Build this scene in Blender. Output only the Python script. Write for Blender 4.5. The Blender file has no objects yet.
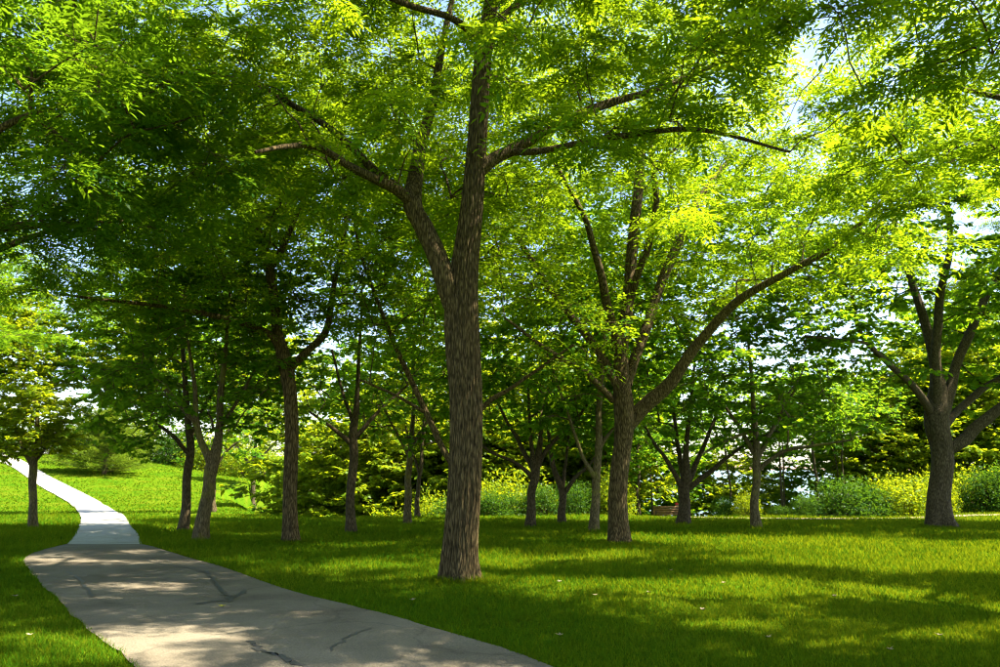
import bpy, math, random
import numpy as np
from mathutils import Vector

# ------------------------------------------------------------------ camera, sky, sun, exposure
sc = bpy.context.scene
COL = sc.collection
F = 800.0                     # focal length in photograph pixels (1000 wide)
HOR = 465.0                   # row of the true horizon
EYE = 1.6
PITCH = math.atan((HOR - 333.5) / F)
cam_d = bpy.data.cameras.new("camera")
cam_d.sensor_width = 36.0
cam_d.lens = 36.0 * F / 1000.0
cam_d.clip_start = 0.1
cam_d.clip_end = 20000
cam = bpy.data.objects.new("camera", cam_d)
COL.objects.link(cam)
cam.location = (0, 0, EYE)
cam.rotation_euler = (math.pi / 2 + PITCH, 0, 0)
sc.camera = cam

SUN_EL, SUN_AZ = math.radians(53), math.radians(94)   # azimuth clockwise from +Y
world = bpy.data.worlds.new("World")
sc.world = world
world.use_nodes = True
wn = world.node_tree
sky = wn.nodes.new("ShaderNodeTexSky")
sky.sky_type = 'NISHITA'
sky.sun_disc = False
sky.sun_elevation = SUN_EL
sky.sun_rotation = SUN_AZ
sky.air_density = 1.0
sky.dust_density = 0.9
sky.ozone_density = 1.0
wn.links.new(sky.outputs[0], wn.nodes["Background"].inputs[0])
wn.nodes["Background"].inputs[1].default_value = 0.088

sun_d = bpy.data.lights.new("sun", 'SUN')
sun_d.energy = 5.0
sun_d.angle = math.radians(0.53)
sun_d.color = (1.0, 0.91, 0.72)
sun = bpy.data.objects.new("sun", sun_d)
COL.objects.link(sun)
sv = Vector((math.sin(SUN_AZ) * math.cos(SUN_EL), math.cos(SUN_AZ) * math.cos(SUN_EL), math.sin(SUN_EL)))
sun.rotation_euler = sv.to_track_quat('Z', 'Y').to_euler()
sun.location = sv * 60

vs = sc.view_settings
vs.view_transform = 'Standard'
vs.look = 'None'
vs.gamma = 1.0
vs.use_curve_mapping = False
vs.exposure = 2.5
cy = sc.cycles
cy.filter_width = 1.15
cy.max_bounces = 10
cy.diffuse_bounces = 5
cy.adaptive_threshold = 0.02
cy.glossy_bounces = 2
cy.transmission_bounces = 4
cy.transparent_max_bounces = 4
cy.use_denoising = True
cy.denoiser = 'OPENIMAGEDENOISE'
cy.sample_clamp_indirect = 6.0
cy.caustics_reflective = False
cy.caustics_refractive = False

rng = np.random.default_rng(11)
random.seed(11)


# ------------------------------------------------------------------ terrain and pixel helpers
def ss(v, a, b):
    t = np.clip((np.asarray(v, float) - a) / (b - a), 0, 1)
    return t * t * (3 - 2 * t)


def terrain(X, Y):
    X = np.asarray(X, float)
    Y = np.asarray(Y, float)
    z = -0.02 * np.maximum(Y - 10, 0) * (1 - ss(Y, 120, 300))
    z = z + 4.8 * ss(Y, 40, 105) * ss(-X, 5, 55)
    z = z + 0.9 * ss(X, 14, 40) * ss(Y, 15, 35)
    near = 1 - ss(Y, 40, 70)
    z = z + near * (0.03 * np.sin(X * 0.9 + 1.3) * np.sin(Y * 0.7 + 0.4) + 0.02 * np.sin(X * 0.37 - Y * 0.51))
    edge = 33 + 30 * ss(-X, 8, 24) + 400 * ss(-X, 22, 45) + 1.2 * np.sin(X * 0.33)
    z = z - 13.5 * ss(Y - edge, 0, 24)
    return z


CP, SP = math.cos(PITCH), math.sin(PITCH)


def ray(px, py):
    a = (px - 500.0) / F
    b = (333.5 - py) / F
    d = np.array([a, CP - b * SP, SP + b * CP])
    return d / d[1]                      # per metre of depth


def P(px, py, Y):
    d = ray(px, py)
    return np.array([d[0] * Y, Y, EYE + d[2] * Y])


def ground(px, py):
    d = ray(px, py)
    t = np.concatenate([np.arange(3, 60, 0.02), np.arange(60, 260, 0.1)])
    g = EYE + d[2] * t - terrain(d[0] * t, t)
    k = np.argmax(g < 0)
    Y = t[k] if (g < 0).any() else 120.0
    return np.array([d[0] * Y, Y, float(terrain(d[0] * Y, Y))])


# ------------------------------------------------------------------ mesh helpers
def mesh_np(name, V, Q, mats, smooth=False, attr=None, mat_idx=None):
    """V (n,3); Q (m,k) faces of k corners."""
    me = bpy.data.meshes.new(name)
    V = np.ascontiguousarray(V, np.float32)
    Q = np.ascontiguousarray(Q, np.int32)
    k = Q.shape[1]
    me.vertices.add(len(V))
    me.vertices.foreach_set("co", V.ravel())
    me.loops.add(Q.size)
    me.loops.foreach_set("vertex_index", Q.ravel())
    me.polygons.add(len(Q))
    me.polygons.foreach_set("loop_start", np.arange(0, Q.size, k, dtype=np.int32))
    if smooth:
        me.polygons.foreach_set("use_smooth", np.ones(len(Q), bool))
    if not isinstance(mats, (list, tuple)):
        mats = [mats]
    for m in mats:
        me.materials.append(m)
    if mat_idx is not None:
        me.polygons.foreach_set("material_index", np.ascontiguousarray(mat_idx, np.int32))
    if attr is not None:
        a = me.attributes.new("rnd", 'FLOAT', 'FACE')
        a.data.foreach_set("value", np.ascontiguousarray(attr, np.float32))
    me.update(calc_edges=True)
    me.validate()
    return me


def link(name, me, parent=None, loc=None):
    o = bpy.data.objects.new(name, me)
    COL.objects.link(o)
    if parent is not None:
        o.parent = parent
    if loc is not None:
        o.location = [float(c) for c in loc]
    return o


def tag(o, label=None, cat=None, group=None, kind=None):
    if label: o["label"] = label
    if cat: o["category"] = cat
    if group: o["group"] = group
    if kind: o["kind"] = kind
    return o


def norm(v):
    v = np.asarray(v, float)
    return v / (np.linalg.norm(v, axis=-1, keepdims=True) + 1e-9)


def catmull(pts, n):
    pts = np.asarray(pts, float)
    p = np.vstack([2 * pts[0] - pts[1], pts, 2 * pts[-1] - pts[-2]])
    out = []
    for i in range(len(pts) - 1):
        t = np.linspace(0, 1, n, endpoint=False)[:, None]
        a, b, c, d = p[i], p[i + 1], p[i + 2], p[i + 3]
        out.append(0.5 * (2 * b + (c - a) * t + (2 * a - 5 * b + 4 * c - d) * t ** 2 + (3 * b - a - 3 * c + d) * t ** 3))
    out.append(pts[-1:])
    return np.vstack(out)


def tube(pts, rad, sides, bark=0.0, flare=0.0, base_z=0.0, seed=0):
    """swept tube; returns V, Q.  bark: ridge height as part of the radius."""
    pts = np.asarray(pts, float)
    rad = np.asarray(rad, float)
    T = norm(np.gradient(pts, axis=0))
    ref = np.array([1.0, 0.13, 0.0])
    n0 = norm(ref - T[0] * ref.dot(T[0]))
    N = [n0]
    for i in range(1, len(pts)):
        v = N[-1] - T[i] * N[-1].dot(T[i])
        N.append(norm(v))
    N = np.array(N)
    B = np.cross(T, N)
    th = np.linspace(0, 2 * np.pi, sides, endpoint=False)
    s = np.concatenate([[0], np.cumsum(np.linalg.norm(np.diff(pts, axis=0), axis=1))])
    TH, S = np.meshgrid(th, s)
    R = np.repeat(rad[:, None], sides, 1)
    if bark:
        ph = seed * 1.7
        k = max(4, int(round(rad.max() * 2 * np.pi / 0.085)))
        f = np.sin(k * TH + 2.4 * np.sin(2.3 * S + ph + 2 * np.sin(TH * 2)) + 1.1 * np.sin(5.1 * S + 3 * TH))
        g = np.sin(k * TH - 2.4 * np.sin(1.9 * S + ph * 2 + TH) + 1.3 * np.sin(6.3 * S - 2 * TH))
        R = R * (1 + bark * np.maximum(f, g) + 0.05 * np.sin(TH * 2 + S * 0.8 + ph) + 0.04 * np.sin(TH * 3 - S * 1.7))
    if flare:
        h = np.maximum(pts[:, 2] - base_z, 0)[:, None]
        R = R * (1 + flare * np.exp(-h / 0.3) * (0.75 + 0.5 * np.sin(TH * 5 + seed) + 0.25 * np.sin(TH * 3 + seed * 2)))
    V = pts[:, None, :] + R[..., None] * (np.cos(TH)[..., None] * N[:, None, :] + np.sin(TH)[..., None] * B[:, None, :])
    m = len(pts)
    i, j = np.meshgrid(np.arange(m - 1), np.arange(sides), indexing='ij')
    jn = (j + 1) % sides
    Q = np.stack([i * sides + j, i * sides + jn, (i + 1) * sides + jn, (i + 1) * sides + j], -1).reshape(-1, 4)
    return V.reshape(-1, 3), Q


def join(parts):
    Vs, Qs, o = [], [], 0
    for V, Q in parts:
        Vs.append(V)
        Qs.append(Q + o)
        o += len(V)
    return np.vstack(Vs), np.vstack(Qs)


def box(cx, cy_, cz, sx, sy, sz, tilt=0.0):
    v = np.array([[x, y, z] for x in (-1, 1) for y in (-1, 1) for z in (-1, 1)], float) * np.array([sx, sy, sz]) / 2
    if tilt:
        c, s = math.cos(tilt), math.sin(tilt)
        v = np.stack([v[:, 0], v[:, 1] * c - v[:, 2] * s, v[:, 1] * s + v[:, 2] * c], 1)
    q = np.array([[0, 1, 3, 2], [4, 6, 7, 5], [0, 4, 5, 1], [2, 3, 7, 6], [0, 2, 6, 4], [1, 5, 7, 3]])
    return v + np.array([cx, cy_, cz]), q


# ------------------------------------------------------------------ materials
def new_mat(name):
    m = bpy.data.materials.new(name)
    m.use_nodes = True
    nt = m.node_tree
    nt.nodes.clear()
    out = nt.nodes.new("ShaderNodeOutputMaterial")
    return m, nt, out


def N_(nt, typ, **kw):
    n = nt.nodes.new(typ)
    for k, v in kw.items():
        if k.startswith("i_"):
            n.inputs[k[2:].replace("_", " ")].default_value = v
        else:
            setattr(n, k, v)
    return n


def ramp(nt, stops):
    r = nt.nodes.new("ShaderNodeValToRGB")
    el = r.color_ramp.elements
    while len(el) < len(stops):
        el.new(0.5)
    for e, (p, c) in zip(el, stops):
        e.position = p
        e.color = (*c, 1)
    return r


def leaf_mat(name, dark, mid, light, trans, tw=0.5, gloss=0.008):
    m, nt, out = new_mat(name)
    L = nt.links.new
    at = N_(nt, "ShaderNodeAttribute", attribute_name="rnd")
    r = ramp(nt, [(0.0, dark), (0.5, mid), (1.0, light)])
    L(at.outputs["Fac"], r.inputs[0])
    r2 = ramp(nt, [(0.0, tuple(c * 0.75 for c in trans)), (1.0, tuple(c * 1.25 for c in trans))])
    L(at.outputs["Fac"], r2.inputs[0])
    d = N_(nt, "ShaderNodeBsdfDiffuse")
    t = N_(nt, "ShaderNodeBsdfTranslucent")
    g = N_(nt, "ShaderNodeBsdfGlossy")
    g.inputs["Roughness"].default_value = 0.42
    g.inputs["Color"].default_value = (0.75, 0.8, 0.75, 1)
    L(r.outputs[0], d.inputs[0])
    L(r2.outputs[0], t.inputs[0])
    mx = N_(nt, "ShaderNodeMixShader")
    mx.inputs[0].default_value = tw
    L(d.outputs[0], mx.inputs[1])
    L(t.outputs[0], mx.inputs[2])
    m2 = N_(nt, "ShaderNodeMixShader")
    m2.inputs[0].default_value = gloss
    L(mx.outputs[0], m2.inputs[1])
    L(g.outputs[0], m2.inputs[2])
    L(m2.outputs[0], out.inputs[0])
    return m


LEAF_LOCUST = leaf_mat("locust_leaf", (0.022, 0.100, 0.006), (0.048, 0.145, 0.007), (0.13, 0.21, 0.008), (0.34, 0.48, 0.008), 0.5)
LEAF_MAPLE = leaf_mat("maple_leaf", (0.020, 0.090, 0.007), (0.045, 0.135, 0.008), (0.105, 0.19, 0.009), (0.28, 0.46, 0.010), 0.5)
LEAF_DARK = leaf_mat("dark_leaf", (0.014, 0.060, 0.006), (0.030, 0.095, 0.007), (0.070, 0.14, 0.008), (0.22, 0.38, 0.009), 0.46)  # darker species green; the left crowns' shade is also put into this colour
LEAF_YELLOW = leaf_mat("yellow_leaf", (0.06, 0.13, 0.006), (0.11, 0.185, 0.007), (0.18, 0.22, 0.010), (0.42, 0.48, 0.008), 0.5)  # lighter, yellower green than the other leaf tones
LEAF_SHRUB = leaf_mat("shrub_leaf", (0.014, 0.05, 0.006), (0.028, 0.08, 0.007), (0.06, 0.12, 0.008), (0.10, 0.20, 0.008), 0.4)
NEEDLE = leaf_mat("needle", (0.05, 0.10, 0.010), (0.09, 0.15, 0.012), (0.15, 0.20, 0.012), (0.20, 0.28, 0.012), 0.3)


def bark_mat(name, c0, c1, c2, scale=1.0, lichen=None):
    m, nt, out = new_mat(name)
    L = nt.links.new
    tc = N_(nt, "ShaderNodeTexCoord")
    mp = N_(nt, "ShaderNodeMapping")
    mp.inputs["Scale"].default_value = (23 * scale, 23 * scale, 3.6 * scale)
    L(tc.outputs["Object"], mp.inputs[0])
    vo = N_(nt, "ShaderNodeTexVoronoi", feature='DISTANCE_TO_EDGE')
    vo.inputs["Scale"].default_value = 1.3
    wn_ = N_(nt, "ShaderNodeTexNoise")
    wn_.inputs["Scale"].default_value = 2.0
    wn_.inputs["Detail"].default_value = 6
    L(mp.outputs[0], wn_.inputs["Vector"])
    add = N_(nt, "ShaderNodeMixRGB", blend_type='ADD')
    add.inputs[0].default_value = 0.6
    L(mp.outputs[0], add.inputs[1])
    L(wn_.outputs["Color"], add.inputs[2])
    L(add.outputs[0], vo.inputs["Vector"])
    mul = N_(nt, "ShaderNodeMath", operation='MULTIPLY_ADD')
    L(vo.outputs["Distance"], mul.inputs[0])
    mul.inputs[1].default_value = 1.3
    L(wn_.outputs["Fac"], mul.inputs[2])
    sub = N_(nt, "ShaderNodeMath", operation='MULTIPLY')
    L(mul.outputs[0], sub.inputs[0])
    sub.inputs[1].default_value = 0.85
    r = ramp(nt, [(0.3, c0), (0.52, c1), (0.85, c2)])
    L(sub.outputs[0], r.inputs[0])
    col = r.outputs[0]
    if lichen:
        n2 = N_(nt, "ShaderNodeTexNoise")
        n2.inputs["Scale"].default_value = 2.2
        n2.inputs["Detail"].default_value = 5
        L(tc.outputs["Object"], n2.inputs["Vector"])
        r2 = ramp(nt, [(0.52, (0, 0, 0)), (0.66, (0.75, 0.75, 0.75))])
        L(n2.outputs["Fac"], r2.inputs[0])
        mm = N_(nt, "ShaderNodeMixRGB")
        L(r2.outputs[0], mm.inputs[0])
        L(col, mm.inputs[1])
        mm.inputs[2].default_value = (*lichen, 1)
        col = mm.outputs[0]
    b = N_(nt, "ShaderNodeBump")
    b.inputs["Strength"].default_value = 0.9
    b.inputs["Distance"].default_value = 0.03
    L(sub.outputs[0], b.inputs["Height"])
    p = N_(nt, "ShaderNodeBsdfPrincipled")
    p.inputs["Roughness"].default_value = 0.9
    p.inputs["Specular IOR Level"].default_value = 0.15
    L(col, p.inputs["Base Color"])
    L(b.outputs[0], p.inputs["Normal"])
    L(p.outputs[0], out.inputs[0])
    return m


BARK = bark_mat("furrowed_bark", (0.010, 0.007, 0.003), (0.055, 0.037, 0.015), (0.155, 0.110, 0.049))
BARK_DARK = bark_mat("dark_bark", (0.016, 0.012, 0.006), (0.055, 0.040, 0.020), (0.125, 0.095, 0.05), 1.2)
BARK_MOSS = bark_mat("mossy_bark", (0.022, 0.016, 0.007), (0.085, 0.065, 0.03), (0.19, 0.145, 0.075), 1.2, (0.16, 0.15, 0.025))


def simple_mat(name, col, rough=0.8, noise=0.25, scale=8.0, metal=0.0):
    m, nt, out = new_mat(name)
    L = nt.links.new
    tc = N_(nt, "ShaderNodeTexCoord")
    n = N_(nt, "ShaderNodeTexNoise")
    n.inputs["Scale"].default_value = scale
    n.inputs["Detail"].default_value = 6
    L(tc.outputs["Object"], n.inputs["Vector"])
    r = ramp(nt, [(0.3, tuple(c * (1 - noise) for c in col)), (0.7, tuple(min(1, c * (1 + noise)) for c in col))])
    L(n.outputs["Fac"], r.inputs[0])
    p = N_(nt, "ShaderNodeBsdfPrincipled")
    p.inputs["Roughness"].default_value = rough
    p.inputs["Metallic"].default_value = metal
    L(r.outputs[0], p.inputs["Base Color"])
    L(p.outputs[0], out.inputs[0])
    return m


def lawn_mat():
    m, nt, out = new_mat("lawn")
    L = nt.links.new
    g = N_(nt, "ShaderNodeNewGeometry")
    n1 = N_(nt, "ShaderNodeTexNoise")
    n1.inputs["Scale"].default_value = 0.55
    n1.inputs["Detail"].default_value = 5
    n2 = N_(nt, "ShaderNodeTexNoise")
    n2.inputs["Scale"].default_value = 14
    n2.inputs["Detail"].default_value = 8
    n2.inputs["Roughness"].default_value = 0.75
    L(g.outputs["Position"], n1.inputs["Vector"])
    L(g.outputs["Position"], n2.inputs["Vector"])
    r1 = ramp(nt, [(0.3, (0.028, 0.085, 0.004)), (0.5, (0.058, 0.108, 0.004)), (0.72, (0.120, 0.125, 0.010))])
    n3 = N_(nt, "ShaderNodeTexNoise")
    n3.inputs["Scale"].default_value = 0.11
    n3.inputs["Detail"].default_value = 6
    n3.inputs["Roughness"].default_value = 0.7
    L(g.outputs["Position"], n3.inputs["Vector"])
    av = N_(nt, "ShaderNodeMixRGB")
    av.inputs[0].default_value = 0.5
    L(n1.outputs["Fac"], av.inputs[1])
    L(n3.outputs["Fac"], av.inputs[2])
    L(av.outputs[0], r1.inputs[0])
    r2 = ramp(nt, [(0.25, (0.45, 0.5, 0.35)), (0.5, (0.95, 0.95, 0.9)), (0.8, (1.5, 1.35, 1.2))])
    L(n2.outputs["Fac"], r2.inputs[0])
    mm = N_(nt, "ShaderNodeMixRGB", blend_type='MULTIPLY')
    mm.inputs[0].default_value = 0.8
    L(r1.outputs[0], mm.inputs[1])
    L(r2.outputs[0], mm.inputs[2])
    b = N_(nt, "ShaderNodeBump")
    b.inputs["Strength"].default_value = 0.7
    b.inputs["Distance"].default_value = 0.06
    L(n2.outputs["Fac"], b.inputs["Height"])
    p = N_(nt, "ShaderNodeBsdfDiffuse")
    L(mm.outputs[0], p.inputs["Color"])
    L(b.outputs[0], p.inputs["Normal"])
    L(p.outputs[0], out.inputs[0])
    return m


def path_mat(name, a, b_, c, grain, stain):
    m, nt, out = new_mat(name)
    L = nt.links.new
    g = N_(nt, "ShaderNodeNewGeometry")
    n1 = N_(nt, "ShaderNodeTexNoise")
    n1.inputs["Scale"].default_value = 0.8
    n1.inputs["Detail"].default_value = 7
    n1.inputs["Roughness"].default_value = 0.65
    n2 = N_(nt, "ShaderNodeTexNoise")
    n2.inputs["Scale"].default_value = grain
    n2.inputs["Detail"].default_value = 4
    v = N_(nt, "ShaderNodeTexVoronoi")
    v.inputs["Scale"].default_value = grain * 0.8
    for n in (n1, n2, v):
        L(g.outputs["Position"], n.inputs["Vector"])
    r1 = ramp(nt, [(0.3, a), (0.5, b_), (0.75, c)])
    L(n1.outputs["Fac"], r1.inputs[0])
    r2 = ramp(nt, [(0.2, (0.45, 0.45, 0.45)), (0.5, (0.9, 0.9, 0.9)), (0.8, (1.6, 1.55, 1.45))])
    L(n2.outputs["Fac"], r2.inputs[0])
    mm = N_(nt, "ShaderNodeMixRGB", blend_type='MULTIPLY')
    mm.inputs[0].default_value = 0.75
    L(r1.outputs[0], mm.inputs[1])
    L(r2.outputs[0], mm.inputs[2])
    # hairline cracks
    vc = N_(nt, "ShaderNodeTexVoronoi", feature='DISTANCE_TO_EDGE')
    vc.inputs["Scale"].default_value = stain
    wv = N_(nt, "ShaderNodeMixRGB", blend_type='ADD')
    wv.inputs[0].default_value = 0.7
    L(g.outputs["Position"], wv.inputs[1])
    L(n1.outputs["Color"], wv.inputs[2])
    L(wv.outputs[0], vc.inputs["Vector"])
    rc = ramp(nt, [(0.0, (0.35, 0.35, 0.35)), (0.006, (0.55, 0.55, 0.55)), (0.016, (1, 1, 1))])
    L(vc.outputs["Distance"], rc.inputs[0])
    mc = N_(nt, "ShaderNodeMixRGB", blend_type='MULTIPLY')
    mc.inputs[0].default_value = 0.35
    L(mm.outputs[0], mc.inputs[1])
    L(rc.outputs[0], mc.inputs[2])
    mm = mc
    bp = N_(nt, "ShaderNodeBump")
    bp.inputs["Strength"].default_value = 0.5
    bp.inputs["Distance"].default_value = 0.006
    L(v.outputs["Distance"], bp.inputs["Height"])
    p = N_(nt, "ShaderNodeBsdfPrincipled")
    p.inputs["Roughness"].default_value = 0.9
    p.inputs["Specular IOR Level"].default_value = 0.2
    L(mm.outputs[0], p.inputs["Base Color"])
    L(bp.outputs[0], p.inputs["Normal"])
    L(p.outputs[0], out.inputs[0])
    return m


LAWN = lawn_mat()
ASPHALT = path_mat("old_asphalt", (0.095, 0.078, 0.055), (0.150, 0.127, 0.092), (0.20, 0.172, 0.128), 70, 0.55)
CONCRETE = path_mat("pale_concrete", (0.27, 0.255, 0.225), (0.35, 0.335, 0.30), (0.42, 0.40, 0.365), 50, 0.4)
TAR = simple_mat("tar", (0.045, 0.043, 0.040), 0.6, 0.2, 20)
DIRT = simple_mat("dirt", (0.30, 0.23, 0.13), 0.95, 0.3, 3)
GRASS = leaf_mat("grass_blade", (0.017, 0.080, 0.004), (0.047, 0.118, 0.004), (0.155, 0.165, 0.010), (0.225, 0.265, 0.005), 0.38, 0.0)
WOOD = simple_mat("bench_wood", (0.28, 0.13, 0.045), 0.7, 0.3, 6)
IRON = simple_mat("bench_iron", (0.03, 0.03, 0.03), 0.5, 0.1, 6)
FALLEN = simple_mat("fallen_leaf", (0.42, 0.36, 0.03), 0.7, 0.3, 30)
FALLEN_DRY = simple_mat("dry_leaf", (0.36, 0.27, 0.15), 0.8, 0.3, 30)

# ------------------------------------------------------------------ ground, lake, far shore
def axis(parts):
    return np.unique(np.concatenate([np.arange(a, b, s) for a, b, s in parts]))


gx = axis([(-600, -120, 40), (-120, -40, 4), (-40, 40.01, 0.5), (40, 120, 4), (120, 601, 40)])
gy = axis([(-80, -4, 6), (-4, 40, 0.5), (40, 110, 2), (110, 600.1, 35)])
GX, GY = np.meshgrid(gx, gy)
V = np.stack([GX, GY, terrain(GX, GY)], -1).reshape(-1, 3)
nx, ny = len(gx), len(gy)
i, j = np.meshgrid(np.arange(ny - 1), np.arange(nx - 1), indexing='ij')
Q = np.stack([i * nx + j, i * nx + j + 1, (i + 1) * nx + j + 1, (i + 1) * nx + j], -1).reshape(-1, 4)
tag(link("ground", mesh_np("ground", V, Q, LAWN, True)), kind="structure")

# lake
m, nt, out = new_mat("lake_water")
p = N_(nt, "ShaderNodeBsdfPrincipled")
p.inputs["Base Color"].default_value = (0.10, 0.17, 0.20, 1)
p.inputs["Roughness"].default_value = 0.18
tn = N_(nt, "ShaderNodeTexNoise")
tn.inputs["Scale"].default_value = 0.35
tn.inputs["Detail"].default_value = 6
g = N_(nt, "ShaderNodeNewGeometry")
nt.links.new(g.outputs["Position"], tn.inputs["Vector"])
b = N_(nt, "ShaderNodeBump")
b.inputs["Strength"].default_value = 1.0
b.inputs["Distance"].default_value = 1.6
nt.links.new(tn.outputs["Fac"], b.inputs["Height"])
nt.links.new(b.outputs[0], p.inputs["Normal"])
nt.links.new(p.outputs[0], out.inputs[0])
LAKE = m
lv = np.array([[-2500, 40, -12], [9000, 40, -12], [9000, 9000, -12], [-2500, 9000, -12]], float)
tag(link("lake", mesh_np("lake", lv, np.array([[0, 1, 2, 3]]), LAKE)), kind="structure")

# low far shore with a pinkish bank
xs = np.linspace(-900, 3200, 400)
top = -12 + 11 + 5 * np.sin(xs * 0.004) + 3 * np.sin(xs * 0.021 + 1) + 1.6 * np.sin(xs * 0.083) + rng.normal(0, 0.7, len(xs))
rows = []
for yy, hh in ((2200, -13), (2206, None), (2300, None), (2500, -13)):
    zz = np.full_like(xs, -13.0) if hh is not None else (top if yy < 2250 else top * 0.9 - 0.5)
    rows.append(np.stack([xs, np.full_like(xs, yy), zz], -1))
V = np.vstack(rows)
n = len(xs)
i, j = np.meshgrid(np.arange(3), np.arange(n - 1), indexing='ij')
Q = np.stack([i * n + j, i * n + j + 1, (i + 1) * n + j + 1, (i + 1) * n + j], -1).reshape(-1, 4)
SHORE = simple_mat("far_bank", (0.34, 0.22, 0.17), 0.9, 0.35, 0.02)
tag(link("far_shore", mesh_np("far_shore", V, Q, SHORE)), kind="structure")

# ------------------------------------------------------------------ path
def strip(name, L, R, mat, across, lift, sub=4):
    Lc = catmull([ground(*q) for q in L], sub)
    Rc = catmull([ground(*q) for q in R], sub)
    t = np.linspace(0, 1, across + 1)[None, :, None]
    G = Lc[:, None, :] * (1 - t) + Rc[:, None, :] * t
    rag = np.random.default_rng(5).normal(0, 0.014, (len(Lc), 2))
    G[:, 0, 0] += rag[:, 0]
    G[:, -1, 0] += rag[:, 1]
    G[..., 2] = terrain(G[..., 0], G[..., 1]) + (lift if lift < 0.03 else 0.018 + (lift - 0.018) * ss(G[..., 1], 19, 30))
    n_, a_ = G.shape[:2]
    i, j = np.meshgrid(np.arange(n_ - 1), np.arange(a_ - 1), indexing='ij')
    Q = np.stack([i * a_ + j, i * a_ + j + 1, (i + 1) * a_ + j + 1, (i + 1) * a_ + j], -1).reshape(-1, 4)
    o = link(name, mesh_np(name, G.reshape(-1, 3), Q, mat, True))
    return o, Lc, Rc


pl = [(300, 900), (160, 700), (132, 667), (120, 654), (98, 639), (78, 622), (60, 603), (39, 585), (28, 570), (24, 559), (46, 550), (66, 545)]
pr = [(1500, 900), (650, 700), (548, 667), (500, 650), (450, 635), (406, 622), (350, 607), (300, 595), (250, 578), (205, 563), (168, 552), (141, 545)]
fl = [(64, 546), (74, 537), (79, 528), (80, 517), (73, 507), (60, 498), (42, 488), (26, 477), (7, 465), (-30, 455)]
fr = [(142, 546), (139, 537), (131, 527), (124, 517), (108, 507), (92, 498), (72, 488), (50, 477), (30, 465), (5, 455)]
o, PLc, PRc = strip("asphalt_path", pl, pr, ASPHALT, 10, 0.022)
tag(o, kind="structure")
asphalt = o
o, FLc, FRc = strip("concrete_path", fl, fr, CONCRETE, 6, 0.05, 10)
tag(o, kind="structure")


def ribbon(name, pix, width, mat, lift, parent, jag=0.02):
    c = catmull([ground(*q) for q in pix], 8)
    r_ = np.random.default_rng(len(pix) * 7 + int(pix[0][0]))
    c[:, :2] += r_.normal(0, jag, (len(c), 2))
    T = norm(np.gradient(c, axis=0))
    S = np.stack([T[:, 1], -T[:, 0], T[:, 2] * 0], -1)
    w = width * r_.uniform(0.45, 1.2, len(c))[:, None] / 2
    w[0] *= 0.2
    w[-1] *= 0.2
    G = np.stack([c - S * w, c + S * w], 1)
    G[..., 2] = terrain(G[..., 0], G[..., 1]) + lift
    n_ = len(c)
    k = np.arange(n_ - 1)
    Q = np.stack([2 * k, 2 * k + 1, 2 * k + 3, 2 * k + 2], -1)
    return link(name, mesh_np(name, G.reshape(-1, 3), Q, mat), parent)


ribbon("crack", [(190, 607), (212, 604), (230, 601), (248, 591)], 0.07, TAR, 0.027, asphalt)
ribbon("crack", [(230, 605), (227, 598), (222, 594), (212, 580), (206, 572)], 0.05, TAR, 0.031, asphalt)
ribbon("crack", [(246, 644), (262, 652), (280, 660), (300, 668), (330, 680)], 0.06, TAR, 0.027, asphalt)
ribbon("crack", [(92, 600), (88, 592), (78, 580), (66, 573)], 0.05, TAR, 0.027, asphalt)
ribbon("crack", [(140, 560), (165, 566), (196, 571), (215, 577)], 0.03, TAR, 0.027, asphalt)
ribbon("crack", [(330, 655), (348, 640), (375, 630)], 0.025, TAR, 0.027, asphalt)

# worn strip along the bluff edge
wl = [(690, 517.5), (760, 518.5), (830, 519.0), (900, 518.5), (960, 516), (1060, 512)]
wc = catmull([ground(*q) for q in wl], 5)
G = np.stack([wc + np.array([0, -0.35, 0]), wc + np.array([0, 0.35, 0])], 1)
G[..., 2] = terrain(G[..., 0], G[..., 1]) + 0.02
k = np.arange(len(wc) - 1)
tag(link("worn_path", mesh_np("worn_path", G.reshape(-1, 3), np.stack([2 * k, 2 * k + 1, 2 * k + 3, 2 * k + 2], -1), DIRT)), kind="structure")


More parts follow.
